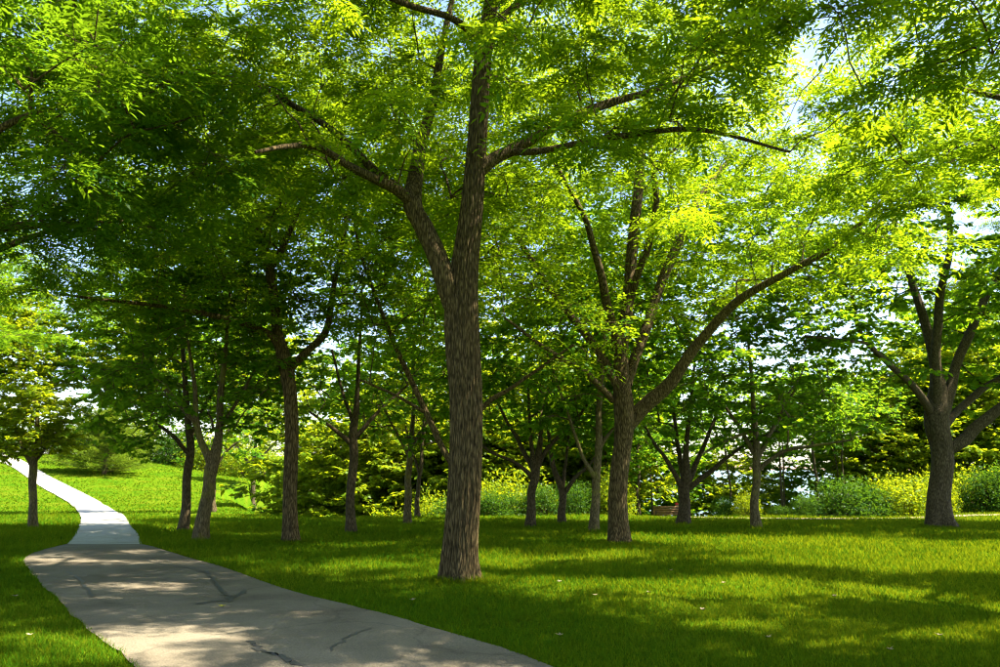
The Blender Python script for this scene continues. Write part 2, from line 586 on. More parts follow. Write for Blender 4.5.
# ------------------------------------------------------------------ foliage
def leaves(Pb, D, U, Ln, pairs, wr, rnd, r_, droop=0.25):
    """compound (pairs>0) or simple leaves as folded rhombic blades."""
    n = len(Pb)
    D = norm(D)
    S = norm(np.cross(D, U))
    U = np.cross(S, D)
    slots = []
    if pairs:
        for q in range(pairs):
            t = 0.22 + 0.72 * q / pairs
            for sgn in (-1, 1):
                slots.append((t, sgn))
        slots.append((0.95, 0))
    else:
        slots.append((0.0, 0))
    base, dirs, lens = [], [], []
    for t, sgn in slots:
        b = Pb + D * (Ln * t)[:, None]
        b[:, 2] -= droop * Ln * t * t
        if sgn:
            d = S * sgn * 0.85 + D * 0.5 + U * r_.normal(0, 0.16, n)[:, None]
            l = Ln * 0.30 * (1.05 - 0.5 * abs(t - 0.5))
        else:
            d = D - np.array([0, 0, 2 * droop]) * (0.5 if pairs else 0.3)
            l = Ln * (0.30 if pairs else 1.0)
        base.append(b)
        dirs.append(norm(d + r_.normal(0, 0.08, (n, 3))))
        lens.append(l)
    B = np.concatenate(base)
    Dd = np.concatenate(dirs)
    l = np.concatenate(lens)[:, None]
    k = len(slots)
    Ub = np.tile(U, (k, 1)) + r_.normal(0, 0.22, (n * k, 3))
    W = norm(np.cross(Dd, Ub))
    Uf = np.cross(W, Dd)
    w = l * wr * 0.5
    v0 = B
    v1 = B + Dd * l * 0.48 + W * w + Uf * l * 0.05
    v2 = B + Dd * l - Uf * l * 0.08
    v3 = B + Dd * l * 0.48 - W * w + Uf * l * 0.05
    V = np.stack([v0, v1, v2, v3], 1).reshape(-1, 3)
    Q = np.arange(len(V)).reshape(-1, 4)
    rr = np.clip(np.tile(rnd, k) + r_.normal(0, 0.05, n * k), 0, 1)
    return V, Q, rr


def twig_prisms(A, Bp, r0, r1):
    d = norm(Bp - A)
    ref = np.where(np.abs(d[:, 2:3]) > 0.9, np.array([[1.0, 0, 0]]), np.array([[0, 0, 1.0]]))
    s = norm(np.cross(d, ref))
    t = np.cross(s, d)
    vs_ = []
    for a in (0, 2.094, 4.189):
        off = s * math.cos(a) + t * math.sin(a)
        vs_.append((A + off * r0[:, None], Bp + off * r1[:, None]))
    V = np.stack([vs_[0][0], vs_[1][0], vs_[2][0], vs_[0][1], vs_[1][1], vs_[2][1]], 1).reshape(-1, 3)
    n = len(A)
    f = np.array([[0, 1, 4, 3], [1, 2, 5, 4], [2, 0, 3, 5]])
    Q = (np.arange(n)[:, None, None] * 6 + f[None]).reshape(-1, 4)
    return V, Q


def in_envelope(env, n, r_, spacing):
    """points inside a union of lumpy ellipsoids, at least `spacing` apart."""
    pts = []
    vol = np.array([e[3] * e[4] * e[5] for e in env])
    cand = []
    for e, share in zip(env, vol / vol.sum()):
        k = int(n * 8 * share) + 20
        d = norm(r_.normal(size=(k, 3)))
        lump = 1 + 0.16 * np.sin(d[:, 0] * 5 + e[0]) * np.sin(d[:, 1] * 5 + e[1]) + 0.12 * np.sin(d[:, 2] * 7 + d[:, 0] * 4 + e[2])
        rr = r_.uniform(0.12, 1, k) ** 0.42
        cand.append(np.array(e[:3]) + d * (rr * lump)[:, None] * np.array(e[3:6]))
    cand = np.vstack(cand)
    r_.shuffle(cand)
    out_ = np.empty((0, 3))
    s2 = spacing * spacing
    for c in cand:
        if len(out_) and ((out_ - c) ** 2).sum(1).min() < s2:
            continue
        out_ = np.vstack([out_, c])
        if len(out_) >= n:
            break
    return out_


def make_tree(name, base, trunk, limbs, env, n_clusters, per_cluster, leaf, label, cat="tree", group=None,
              bark=BARK, leafmat=LEAF_LOCUST, seed=1, spacing=0.85, sides=20, flare=0.3, ridge=0.03, ring=0.12,
              spread=0.75, keep=None, twig_r=0.0065, shift=0.0, holes=0.0, clear=0.0, clear_top=8.5):
    """trunk / limbs: lists of (xyz, radius) in world space.  env: ellipsoids in world space.
    leaf = (length, pairs, width ratio)"""
    r_ = np.random.default_rng(seed)
    base = np.asarray(base, float)
    root = bpy.data.objects.new(name, None)
    COL.objects.link(root)
    root.location = [float(c) for c in base]
    tag(root, label, cat, group)
    nodes, nrad, nkey = [], [], []

    def sweep(pts_r, part, sd, fl=0.0, ridge_=0.0, minz=None):
        pts = np.array([q[0] for q in pts_r], float) - base
        rad = np.array([q[1] for q in pts_r], float)
        both = np.column_stack([pts, rad])
        seg = np.linalg.norm(np.diff(pts, axis=0), axis=1).mean()
        c = catmull(both, max(2, int(seg / ring)))
        c[:, 3] = np.maximum(c[:, 3], 0.006)
        s = np.linspace(0, 1, len(c))
        wob = c[:, 3:4] * 0.16
        if len(c) > 4:
            c[1:-1, :2] += (wob * np.stack([np.sin(s * 21 + sd), np.cos(s * 17 + sd * 2)], -1))[1:-1]
        V, Q = tube(c[:, :3], c[:, 3], sides if part == "trunk" else max(8, min(36, sides // 2)), ridge_, fl, 0.0, sd)
        link(part, mesh_np(part, V, Q, bark, True), root)
        for q in c:
            if minz is None or q[2] > minz:
                nodes.append(q[:3])
                nrad.append(q[3])
                nkey.append(-1)
        return c

    tz = np.array([q[0][2] for q in trunk])
    t0 = list(trunk)
    t0[0] = (np.array(t0[0][0]) - np.array([0, 0, 0.25]), t0[0][1])
    sweep(t0, "trunk", seed, flare, ridge, minz=max(1.3, 0.35 * (tz.max() - tz.min())))
    for q, lb in enumerate(limbs):
        sweep(lb, "limb", seed + q + 1, 0, ridge * 0.7)
    # crown: clusters of leaves joined to the wood by branches
    SD = np.array(sv)
    e1 = norm(np.cross(SD, [0, 0, 1.0]))
    e2 = np.cross(SD, e1)
    C = in_envelope([(e[0] - base[0], e[1] - base[1], e[2] - base[2], e[3], e[4], e[5]) for e in env], n_clusters, r_, spacing)
    if keep is not None:
        C = C[keep(C + base)]
    if clear:
        W = C + base
        xb = W[:, 0] * base[1] / W[:, 1]
        C = C[~((W[:, 1] < base[1] + 0.3) & (np.abs(xb - base[0]) < clear) & (W[:, 2] < clear_top))]
    if holes:  # crown gaps shaped along the sun direction to let light streaks through
        a_, b_ = C @ e1 + seed, C @ e2 + seed * 0.7
        f_ = np.sin(1.5 * a_ + 1.2 * np.sin(0.9 * b_)) * np.sin(1.35 * b_ + 1.1 * np.sin(0.8 * a_)) + 0.5 * np.sin(0.8 * a_ - 0.6 * b_)
        C = C[f_ < np.quantile(f_, 1 - holes)]
    nodes = list(nodes)
    arr = np.array(nodes)
    d0 = np.sqrt(((C[:, None, :] - arr[None]) ** 2).sum(-1)).min(1)
    order = np.argsort(d0)
    cap = len(arr) + 8 * len(C)
    NP = np.zeros((cap, 3))
    NK = np.full(cap, -1)
    NR = np.zeros(cap)
    NP[:len(arr)] = arr
    NR[:len(arr)] = nrad
    cnt = len(arr)
    paths, parents = [], []
    ctr = arr.mean(0)
    for q in order:
        c = C[q]
        dv = c - NP[:cnt]
        d = np.sqrt((dv ** 2).sum(1))
        up = dv[:, 2] / (d + 1e-6)
        outw = (dv[:, :2] * (NP[:cnt, :2] - ctr[:2])).sum(1) / (d + 1e-6) / (np.linalg.norm(NP[:cnt, :2] - ctr[:2], axis=1) + 1e-6)
        cost = d * (1.35 - 0.35 * up - 0.3 * outw) + np.where(d < 0.35, 0.6, 0)
        a = int(np.argmin(cost))
        s = NP[a]
        L = d[a]
        k = max(3, min(8, int(L / 0.3) + 2))
        t = np.linspace(0, 1, k)[:, None]
        h = norm(np.array([c[0] - s[0], c[1] - s[1], 0.0]))
        mid = s * 0.5 + c * 0.5 + np.array([0, 0, 0.16 * L]) + r_.normal(0, 0.07 * L, 3)
        p_ = s * (1 - t) ** 2 + 2 * mid * t * (1 - t) + c * t ** 2
        p_[1:-1] += r_.normal(0, 0.02 * L + 0.004, (k - 2, 3))
        idx = len(paths)
        paths.append(p_)
        parents.append((int(NK[a]), NR[a]))
        m_ = min(k - 1, cap - cnt)
        NP[cnt:cnt + m_] = p_[1:1 + m_]
        NK[cnt:cnt + m_] = idx
        NR[cnt:cnt + m_] = 0.05
        cnt += m_
    load = np.ones(len(paths))
    for q in range(len(paths) - 1, -1, -1):
        if parents[q][0] >= 0:
            load[parents[q][0]] += load[q]
    pieces = []
    rad_of = np.zeros(len(paths))
    sub_a, sub_b = [], []
    n_sub = 7
    per_sub = max(2, per_cluster // n_sub)
    LP, LD, LU, LL, LR = [], [], [], [], []
    hue = np.clip(r_.normal(0.45 + shift, 0.14, len(paths)), 0, 1)
    for q, p_ in enumerate(paths):
        pk, pr_ = parents[q]
        r0 = twig_r * load[q] ** 0.5 + 0.003
        r0 = min(r0, (rad_of[pk] * 0.85 if pk >= 0 else pr_ * 0.7))
        rad_of[q] = r0
        rr = np.linspace(r0, max(0.004, r0 * 0.45), len(p_))
        pieces.append(tube(p_, rr, 5 if r0 > 0.02 else 4))
        tip = norm(p_[-1] - p_[-2])
        for w in range(n_sub):
            tt = r_.uniform(0.45, 1.0)
            f = tt * (len(p_) - 1)
            i0 = min(int(f), len(p_) - 2)
            a = p_[i0] * (1 - (f - i0)) + p_[i0 + 1] * (f - i0)
            ang = r_.uniform(0, 2 * np.pi)
            dr = norm(np.array([math.cos(ang), math.sin(ang), r_.normal(-0.02, 0.22)]) + tip * np.array([0.7, 0.7, 0.4]))
            ln = spread * r_.uniform(0.55, 1.15)
            b_ = a + dr * ln - np.array([0, 0, 0.08 * ln])
            sub_a.append(a)
            sub_b.append(b_)
            u = r_.uniform(0.12, 1.02, per_sub)
            LP.append(a + (b_ - a) * u[:, None])
            sd = np.where(np.arange(per_sub) % 2 == 0, 1.0, -1.0)
            sidev = norm(np.cross(dr, [0, 0, 1.0]))
            ld = dr * r_.uniform(0.25, 0.9, (per_sub, 1)) + sidev * (sd * r_.uniform(0.5, 1.0, per_sub))[:, None]
            ld[:, 2] += r_.normal(-0.12, 0.25, per_sub)
            LD.append(ld)
            un = r_.normal(0, 0.26, (per_sub, 3))
            un[:, 2] += 1.0
            LU.append(un)
            LL.append(leaf[0] * r_.uniform(0.65, 1.2, per_sub))
            LR.append(np.clip(hue[q] + r_.normal(0, 0.13, per_sub), 0, 1))
    sa, sb = np.array(sub_a), np.array(sub_b)
    pieces.append(twig_prisms(sa, sb, np.full(len(sa), twig_r * 0.9), np.full(len(sa), twig_r * 0.4)))
    V, Q = join(pieces)
    o = link("branchwork", mesh_np("branchwork", V, Q, bark, True), root)
    o["kind"] = "stuff"
    V, Q, rr = leaves(np.vstack(LP), np.vstack(LD), np.vstack(LU), np.concatenate(LL), leaf[1], leaf[2], np.concatenate(LR), r_)
    o = link("crown", mesh_np("crown", V, Q, leafmat, False, rr), root)
    o["kind"] = "stuff"
    return root


def copy_tree(root, loc, rz, scale, label=None, group=None, crown_mat=None):
    r = root.copy()
    COL.objects.link(r)
    r.location = [float(c) for c in loc]
    r.rotation_euler = (0, 0, rz)
    r.scale = scale if isinstance(scale, tuple) else (scale,) * 3
    if label: r["label"] = label
    if group: r["group"] = group
    for ch in list(root.children):
        c = ch.copy()
        COL.objects.link(c)
        c.parent = r
        if crown_mat is not None and ch.name.startswith("crown"):
            c.material_slots[0].link = 'OBJECT'
            c.material_slots[0].material = crown_mat
    return r


def wood(pix, Y0, k=1.0):
    """[(px, py, diameter px, depth offset)] -> [(xyz, radius)]"""
    return [(P(a, b_, Y0 + d), c * 0.46 * k * (Y0 + d) / F) for a, b_, c, d in pix]


def env_px(px, py, Y, rx, ry, rz):
    c = P(px, py, Y)
    return (c[0], c[1], c[2], rx, ry, rz)


# ---- the big locust beside the path
g1 = ground(463, 582)
Y = g1[1]
T1 = make_tree(
    "locust_tree", g1,
    wood([(463, 582, 44, 0), (463, 560, 40, 0), (463, 500, 38, 0), (464, 400, 37, 0), (464, 320, 40, 0), (467, 250, 31, 0.05), (472, 185, 27, 0.1),
          (480, 110, 24, 0.1), (485, 50, 22, 0.1), (490, 0, 17, 0), (494, -60, 13, 0), (488, -140, 7, 0)], Y, 0.87),
    [wood([(460, 315, 26, 0), (442, 272, 25, 0), (425, 228, 23, .1), (412, 200, 22, .2), (418, 160, 17, .5), (430, 110, 14, .9), (440, 60, 10, 1.2), (452, 0, 7, 1.4)], Y, 0.87),
     wood([(414, 205, 15, .2), (390, 186, 14, -.2), (352, 168, 11, -.6), (320, 148, 9, -1.1), (290, 146, 7, -1.6), (255, 152, 4, -2.1)], Y, 0.87),
     wood([(410, 200, 13, .2), (372, 168, 11, .3), (335, 132, 9, .6), (298, 108, 8, .9), (250, 78, 5, 1.3)], Y, 0.87),
     wood([(477, 172, 17, .1), (500, 156, 16, .2), (540, 135, 13, .4), (600, 106, 11, .7), (660, 88, 8, 1.0), (725, 60, 5, 1.3)], Y, 0.87),
     wood([(515, 152, 10, .2), (545, 150, 9, -.1), (620, 136, 8, -.6), (700, 130, 6, -1.2), (790, 152, 3, -1.8)], Y, 0.87),
     wood([(487, 42, 12, .1), (450, 18, 9, -.3), (400, 2, 8, -.8), (340, -20, 5, -1.4), (280, -20, 3, -2)], Y, 0.87),
     wood([(488, 30, 13, .1), (520, 2, 10, .1), (570, -40, 8, 0), (640, -70, 5, -.4)], Y, 0.87),
     wood([(488, 10, 11, .1), (490, -30, 9, -1.2), (470, -40, 7, -2.6), (450, -20, 4, -4.0)], Y, 0.87),
     wood([(486, 30, 11, .1), (500, 0, 9, 1.3), (520, -10, 6, 2.8), (530, 0, 4, 4.2)], Y, 0.87)],
    [env_px(470, 60, Y, 5.6, 5.2, 3.1), (g1[0], Y, 10.2, 5.0, 5.0, 3.2), env_px(250, 110, Y - 1, 2.6, 2.6, 1.7), env_px(720, 90, Y - .4, 2.8, 2.6, 1.6)],
    360, 56, (0.44, 5, 0.31), "tall locust with thick furrowed trunk dividing in two, standing alone by the path edge",
    seed=3, flare=0.42, holes=0.36, clear=0.75, clear_top=9.0, spacing=0.85, sides=144, ridge=0.075, ring=0.03, spread=0.72, group=None,
    keep=lambda c: (c[:, 2] > 5.0 + 0.9 * np.random.default_rng(1).uniform(0, 1, len(c))))

# ---- second locust, spreading limbs
g2 = ground(618, 545)
Y = g2[1]
T2 = make_tree(
    "locust_tree", g2,
    wood([(618, 545, 27, 0), (619, 500, 23, 0), (621, 450, 22, 0), (624, 405, 25, 0), (622, 350, 18, .2), (628, 290, 16, .3), (636, 220, 14, .4), (641, 150, 11, .5), (648, 80, 7, .5)], Y, 0.82),
    [wood([(628, 425, 19, 0), (650, 402, 19, -.1), (672, 380, 17, -.3), (700, 342, 14, -.6), (735, 303, 12, -1), (785, 274, 9, -1.5), (840, 242, 8, -2), (886, 198, 5, -2.4)], Y, 0.82),
     wood([(627, 385, 15, .1), (652, 310, 13, .8), (680, 238, 12, 1.5), (703, 192, 9, 2), (738, 150, 5, 2.5)], Y, 0.82),
     wood([(618, 385, 13, 0), (592, 342, 11, .5), (562, 305, 9, 1), (530, 258, 7, 1.5), (500, 205, 4, 2)], Y, 0.82),
     wood([(618, 350, 13, 0), (604, 290, 11, -.5), (586, 222, 8, -1), (552, 158, 5, -1.6)], Y, 0.82),
     wood([(612, 400, 9, 0), (585, 372, 8, -.8), (548, 350, 6, -1.8), (505, 318, 3, -2.8)], Y, 0.82),
     wood([(630, 300, 11, .3), (655, 215, 9, -.5), (650, 140, 6, -1.2)], Y, 0.82)],
    [env_px(630, 170, Y, 6.2, 5.0, 4.0), env_px(820, 210, Y - 2, 3.0, 2.6, 2.0), env_px(510, 200, Y + .5, 3.0, 2.6, 2.2), (g2[0] + .5, Y, 11.0, 5.0, 4.6, 3.0)],
    320, 49, (0.46, 3, 0.36), "locust with a long low limb sweeping up sideways, beyond the thick path-side tree",
    seed=8, holes=0.26, clear=1.1, clear_top=8, spacing=0.9, sides=40, ridge=0.045, ring=0.08, spread=0.85, keep=lambda c: c[:, 2] > 3.9)

# ---- broad old tree
g3 = ground(942, 528)
Y = g3[1]
T3 = make_tree(
    "maple_tree", g3,
    wood([(942, 528, 35, 0), (941, 490, 28, 0), (940, 450, 27, 0), (939, 415, 30, 0), (935, 370, 17, .3), (925, 320, 13, .5), (905, 262, 9, .8), (890, 200, 6, 1)], Y, 0.76),
    [wood([(946, 452, 16, 0), (966, 438, 16, -.2), (990, 415, 14, -.5), (1030, 385, 11, -1), (1080, 330, 6, -1.5)], Y, 0.76),
     wood([(944, 415, 16, 0), (955, 370, 14, .4), (975, 320, 12, .8), (1000, 270, 8, 1.2), (1020, 215, 5, 1.5)], Y, 0.76),
     wood([(938, 410, 14, 0), (936, 355, 13, -.4), (940, 300, 11, -.8), (950, 240, 8, -1.2), (945, 170, 5, -1.5)], Y, 0.76),
     wood([(932, 415, 12, 0), (915, 388, 10, -.4), (890, 365, 8, -.8), (862, 335, 7, -1.2), (850, 290, 4, -1.6)], Y, 0.76),
     wood([(868, 343, 6, -1.1), (840, 340, 5, -1.4), (805, 336, 3, -1.8)], Y, 0.76),
     wood([(945, 425, 12, 0), (975, 395, 10, .8), (1010, 372, 8, 1.6), (1050, 350, 5, 2.3)], Y, 0.76)],
    [env_px(945, 230, Y, 6.0, 5.0, 5.2), env_px(860, 290, Y - 1, 3.0, 2.6, 2.2), env_px(1040, 330, Y, 3.6, 3.2, 2.6)],
    360, 126, (0.22, 0, 0.62), "broad old tree with very thick dark trunk and flared roots, low limbs near the bluff",
    bark=BARK_DARK, leafmat=LEAF_MAPLE, seed=15, holes=0.2, clear=1.3, clear_top=7, spacing=0.75, sides=36, flare=0.45, ridge=0.05, ring=0.1, spread=0.9, keep=lambda c: c[:, 2] > 2.9)

# ---- slender locust beside the path bend
g4 = ground(291, 544)
Y = g4[1]
T4 = make_tree(
    "locust_tree", g4,
    wood([(291, 544, 21, 0), (291, 510, 17, 0), (291, 460, 16, 0), (290, 400, 15, 0), (286, 362, 16, 0), (277, 330, 12, 0), (272, 290, 11, .1), (267, 258, 11, .1), (254, 220, 8, .2), (234, 180, 6, .2), (205, 132, 4, .2)], Y, 0.9),
    [wood([(287, 372, 11, 0), (306, 352, 9, .2), (326, 330, 8, .4), (336, 275, 6, .8), (350, 200, 4, 1.2)], Y, 0.9),
     wood([(270, 272, 8, .1), (288, 236, 7, -.3), (302, 202, 5, -.6), (322, 175, 3, -1)], Y, 0.9),
     wood([(281, 348, 10, 0), (262, 330, 8, -.3), (215, 316, 7, -.9), (160, 306, 5, -1.5), (105, 300, 4, -2.2), (60, 294, 2.5, -2.8)], Y, 0.9),
     wood([(258, 232, 6, .1), (232, 205, 5, .8), (190, 190, 3, 1.5)], Y, 0.9)],
    [env_px(260, 180, Y, 4.2, 3.8, 3.4), env_px(130, 270, Y - 2, 2.6, 2.0, 1.3), env_px(335, 230, Y + .6, 2.0, 2.0, 2.0), (g4[0], Y, 9.6, 3.6, 3.6, 2.2)],
    230, 49, (0.44, 3, 0.36), "slender locust with one long bare limb reaching sideways over the path",
    seed=21, holes=0.2, clear=0.5, clear_top=7, spacing=0.85, sides=28, ring=0.1, ridge=0.04, keep=lambda c: c[:, 2] > 3.3)

# ---- locust off to the right whose crown hangs over the lawn, and copies of it
def fan(base, fork_h, r0, n, length, seed, rise=(0.5, 1.1), lean=(0, 0)):
    """a generic trunk and limb fan"""
    r_ = np.random.default_rng(seed)
    b_ = np.asarray(base, float)
    H = fork_h
    tr = []
    for t in np.linspace(0, 1, 5):
        tr.append((b_ + np.array([lean[0] * t, lean[1] * t, H * t]), r0 * (1 - 0.22 * t)))
    top_ = tr[-1][0]
    for t in (0.35, 0.7, 1.0):
        tr.append((top_ + np.array([r_.normal(0, .25), r_.normal(0, .25), length * 0.75 * t]), r0 * 0.62 * (1 - 0.75 * t)))
    limbs = []
    a0 = r_.uniform(0, 6.28)
    for q in range(n):
        a = a0 + q * 2 * math.pi / n + r_.normal(0, 0.25)
        st = top_ + np.array([0, 0, -H * 0.12 * r_.uniform(0, 1) + 0.25 * (q % 3)])
        e = r_.uniform(*rise)
        ln = length * r_.uniform(0.75, 1.1)
        pts = [(st, r0 * 0.55)]
        for t in (0.2, 0.45, 0.72, 1.0):
            hd = ln * t * math.cos(e * (1 - 0.25 * t))
            zz = ln * t * math.sin(e * (1.0 - 0.25 * t))
            pts.append((st + np.array([math.cos(a) * hd, math.sin(a) * hd, zz]) + r_.normal(0, 0.1, 3) * ln * 0.2, r0 * 0.5 * (1 - 0.82 * t)))
        limbs.append(pts)
    return tr, limbs


def gz(x, y):
    return np.array([x, y, float(terrain(x, y))])


bR = gz(8.6, 8.8)
tr, lb = fan(bR, 4.3, 0.22, 7, 4.4, 5, (0.5, 1.0))
R1 = make_tree("locust_tree", bR, tr, lb,
               [(bR[0], bR[1], 7.6, 5.9, 5.6, 2.9), (bR[0] - 1.2, bR[1] - .5, 9.6, 4.2, 4.2, 2.4)],
               400, 56, (0.44, 5, 0.31), "locust whose sunlit yellow-green crown of feathery leaves overhangs the lawn",
               seed=31, holes=0.46, spacing=0.85, sides=24, spread=0.75, keep=lambda c: c[:, 2] > 4.6, shift=0.12)
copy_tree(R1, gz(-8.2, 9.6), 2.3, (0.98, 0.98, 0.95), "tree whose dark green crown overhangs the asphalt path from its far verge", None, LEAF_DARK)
copy_tree(R1, gz(10.9, 2.6), 4.1, 1.0, "locust shading the nearest stretch of open lawn")
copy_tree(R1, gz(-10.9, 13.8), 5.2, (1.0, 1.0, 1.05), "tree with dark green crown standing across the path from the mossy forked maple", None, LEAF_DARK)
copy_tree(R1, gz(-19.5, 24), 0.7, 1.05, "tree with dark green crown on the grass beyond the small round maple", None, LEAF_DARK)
copy_tree(R1, gz(-5.2, -5.5), 1.1, 1.0, "locust standing on the verge behind the near end of the path")
copy_tree(R1, gz(21.0, 24), 3.3, (1.05, 1.05, 1.15), "locust between the broad old tree and the overhanging sunlit locust")


# ---- middle-distance trees with their own forks
def mid_tree(name, bpx, bpy_, trunk, limbs, crown, label, leafmat=LEAF_MAPLE, bark=BARK_DARK, n=240, per=56, leaf=(0.20, 0, 0.62),
             seed=1, spacing=0.8, minz=2.4, spread=0.7, group=None, shift=0.0, tall=120):
    g = ground(bpx, bpy_)
    Y = g[1]
    t = wood(trunk, Y, 0.85)
    t[0] = (g, t[0][1])
    ls = [wood(l, Y, 0.8) for l in limbs]
    env = [env_px(c[0], c[1], Y + c[2], c[3], c[4], c[5]) for c in crown]
    c0 = crown[0]
    if tall:
        env.append(env_px(c0[0] + 8, c0[1] - tall, Y + c0[2], c0[3] * 1.0, c0[4], c0[5] * 1.05))
        n += 130
    base_z = g[2]
    return make_tree(name, g, t, ls, env, n, per, leaf, label, leafmat=leafmat, bark=bark, seed=seed, spacing=spacing, sides=18, flare=0.3,
                     ridge=0.035, ring=0.18, spread=spread, holes=0.3 if tall else 0.0, clear=0.6 if tall else 0.0, clear_top=5.5, keep=lambda c: c[:, 2] > base_z + minz, group=group, shift=shift)


mid_tree("maple_tree", 201, 541, [(201, 541, 19, 0), (205, 510, 15, 0), (209, 485, 14, 0), (213, 462, 15, 0), (219, 430, 9, .1), (221, 390, 8, .2), (226, 345, 5, .3), (230, 290, 3, .3)],
         [[(212, 465, 11, 0), (204, 448, 10, -.1), (197, 425, 8, -.2), (195, 390, 6, -.3), (188, 340, 4, -.4)],
          [(218, 430, 6, .1), (235, 405, 5, .4), (255, 370, 3, .8)], [(197, 425, 6, -.2), (175, 400, 4, -.6), (150, 370, 3, -1)]],
         [(195, 345, 0, 2.7, 2.5, 2.2), (140, 385, -.4, 1.6, 1.5, 1.2), (180, 280, 0, 2.6, 2.4, 1.8)],
         "mossy-trunked dark maple forking low in two, closest to the path bend", bark=BARK_MOSS, n=260, per=77, leaf=(0.15, 0, 0.75), seed=41, spacing=0.5, minz=1.9)
mid_tree("maple_tree", 183, 530, [(183, 530, 13, 0), (186, 500, 11, 0), (189, 465, 10, 0), (190, 440, 9, 0), (186, 400, 7, 0), (183, 350, 5, 0), (180, 300, 3, 0)],
         [[(189, 455, 6, 0), (172, 435, 5, -.4), (150, 420, 3, -.8)], [(189, 440, 6, 0), (205, 405, 4, .4), (222, 375, 3, .8)]],
         [(170, 350, 0, 3.0, 2.6, 2.6), (150, 420, -.5, 1.6, 1.4, .9)],
         "plain dark maple leaning slightly, just behind the mossy forked one", n=230, per=70, leaf=(0.16, 0, 0.75), seed=43, spacing=0.55, minz=1.9)
mid_tree("maple_tree", 34, 528, [(34, 528, 10.5, 0), (33, 500, 9, 0), (33, 470, 9, 0), (36, 440, 6, 0), (38, 405, 3, 0)],
         [[(33, 468, 6, 0), (24, 450, 5, -.2), (14, 425, 3, -.4)], [(34, 462, 5, 0), (48, 445, 4, .2), (62, 425, 2.5, .4)]],
         [(36, 418, 0, 1.35, 1.3, 1.15), (20, 440, 0, .95, .9, .55), (58, 440, .1, .85, .9, .5)],
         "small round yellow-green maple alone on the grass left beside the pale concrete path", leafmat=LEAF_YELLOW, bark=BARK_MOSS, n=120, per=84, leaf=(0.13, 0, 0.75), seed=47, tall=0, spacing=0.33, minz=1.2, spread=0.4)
mid_tree("maple_tree", 350, 533, [(350, 533, 14, 0), (351, 500, 11, 0), (353, 460, 11, 0), (354, 430, 10, 0), (357, 395, 6, 0), (360, 340, 4, 0), (362, 290, 3, 0)],
         [[(353, 445, 7, 0), (335, 430, 5, -.4), (310, 412, 3, -1)], [(354, 440, 7, 0), (378, 412, 5, .4), (408, 385, 3, .9)], [(354, 425, 6, 0), (342, 390, 4, .4), (332, 350, 3, .8)]],
         [(352, 340, 0, 3.6, 3.0, 2.9), (300, 395, -.5, 1.8, 1.6, 1.0), (400, 385, .5, 1.8, 1.6, 1.1)],
         "dark slim maple between the slender locust and the thick path-side locust", n=250, per=70, seed=51, spacing=0.8, minz=2.3, leaf=(0.18, 0, 0.7))
mid_tree("maple_tree", 408, 524, [(408, 524, 10, 0), (408, 495, 8.5, 0), (409, 465, 8, 0), (412, 430, 6, 0), (415, 380, 4, 0)],
         [[(409, 455, 5, 0), (395, 430, 4, 0), (380, 400, 3, 0)], [(409, 450, 5, 0), (425, 425, 4, .5), (440, 395, 3, 1)]],
         [(405, 375, 0, 3.2, 3.0, 2.6)], "grey pale-trunked maple just behind the dark slim maple", n=210, per=70, seed=53, spacing=0.8, minz=2.5, bark=BARK_MOSS)
mid_tree("maple_tree", 417, 517, [(417, 517, 6.5, 0), (418, 490, 5, 0), (421, 465, 5, 0), (424, 420, 3, 0)],
         [[(420, 475, 4, 0), (412, 450, 3, 0), (405, 425, 2, 0)]],
         [(425, 405, 0, 3.0, 2.8, 2.4)], "thin leaning maple in front of the thicket, next to the grey one", n=190, per=63, seed=57, spacing=0.8, minz=2.6, leafmat=LEAF_YELLOW)
mid_tree("maple_tree", 253, 507, [(253, 507, 6.5, 0), (253, 485, 5.5, 0), (254, 465, 5, 0), (256, 430, 3.5, 0)],
         [[(253, 470, 4, 0), (240, 450, 3, 0), (228, 430, 2, 0)], [(254, 465, 4, 0), (268, 450, 3, 0), (282, 435, 2, 0)]],
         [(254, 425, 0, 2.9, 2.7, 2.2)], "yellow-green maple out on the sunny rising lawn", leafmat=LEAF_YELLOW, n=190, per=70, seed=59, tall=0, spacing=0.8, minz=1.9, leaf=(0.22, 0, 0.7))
mid_tree("maple_tree", 310, 514, [(310, 514, 7.5, 0), (310, 490, 6.5, 0), (310, 470, 6, 0), (312, 430, 4, 0)],
         [[(310, 475, 4, 0), (325, 460, 3, 0), (340, 445, 2, 0)], [(310, 470, 4, 0), (298, 450, 3, 0), (290, 430, 2, 0)]],
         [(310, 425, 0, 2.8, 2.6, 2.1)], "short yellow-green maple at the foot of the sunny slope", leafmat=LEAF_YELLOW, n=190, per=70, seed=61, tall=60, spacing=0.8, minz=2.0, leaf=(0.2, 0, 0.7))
mid_tree("maple_tree", 213, 512, [(213, 512, 7, 0), (213, 490, 6, 0), (214, 465, 5, 0), (216, 430, 3, 0)],
         [[(214, 470, 4, 0), (226, 452, 3, 0), (240, 440, 2, 0)]],
         [(212, 415, 0, 3.0, 2.7, 2.3)], "slim shaded maple behind the mossy forked maple", n=170, per=63, seed=63, spacing=0.8, minz=2.2, leaf=(0.2, 0, 0.7))
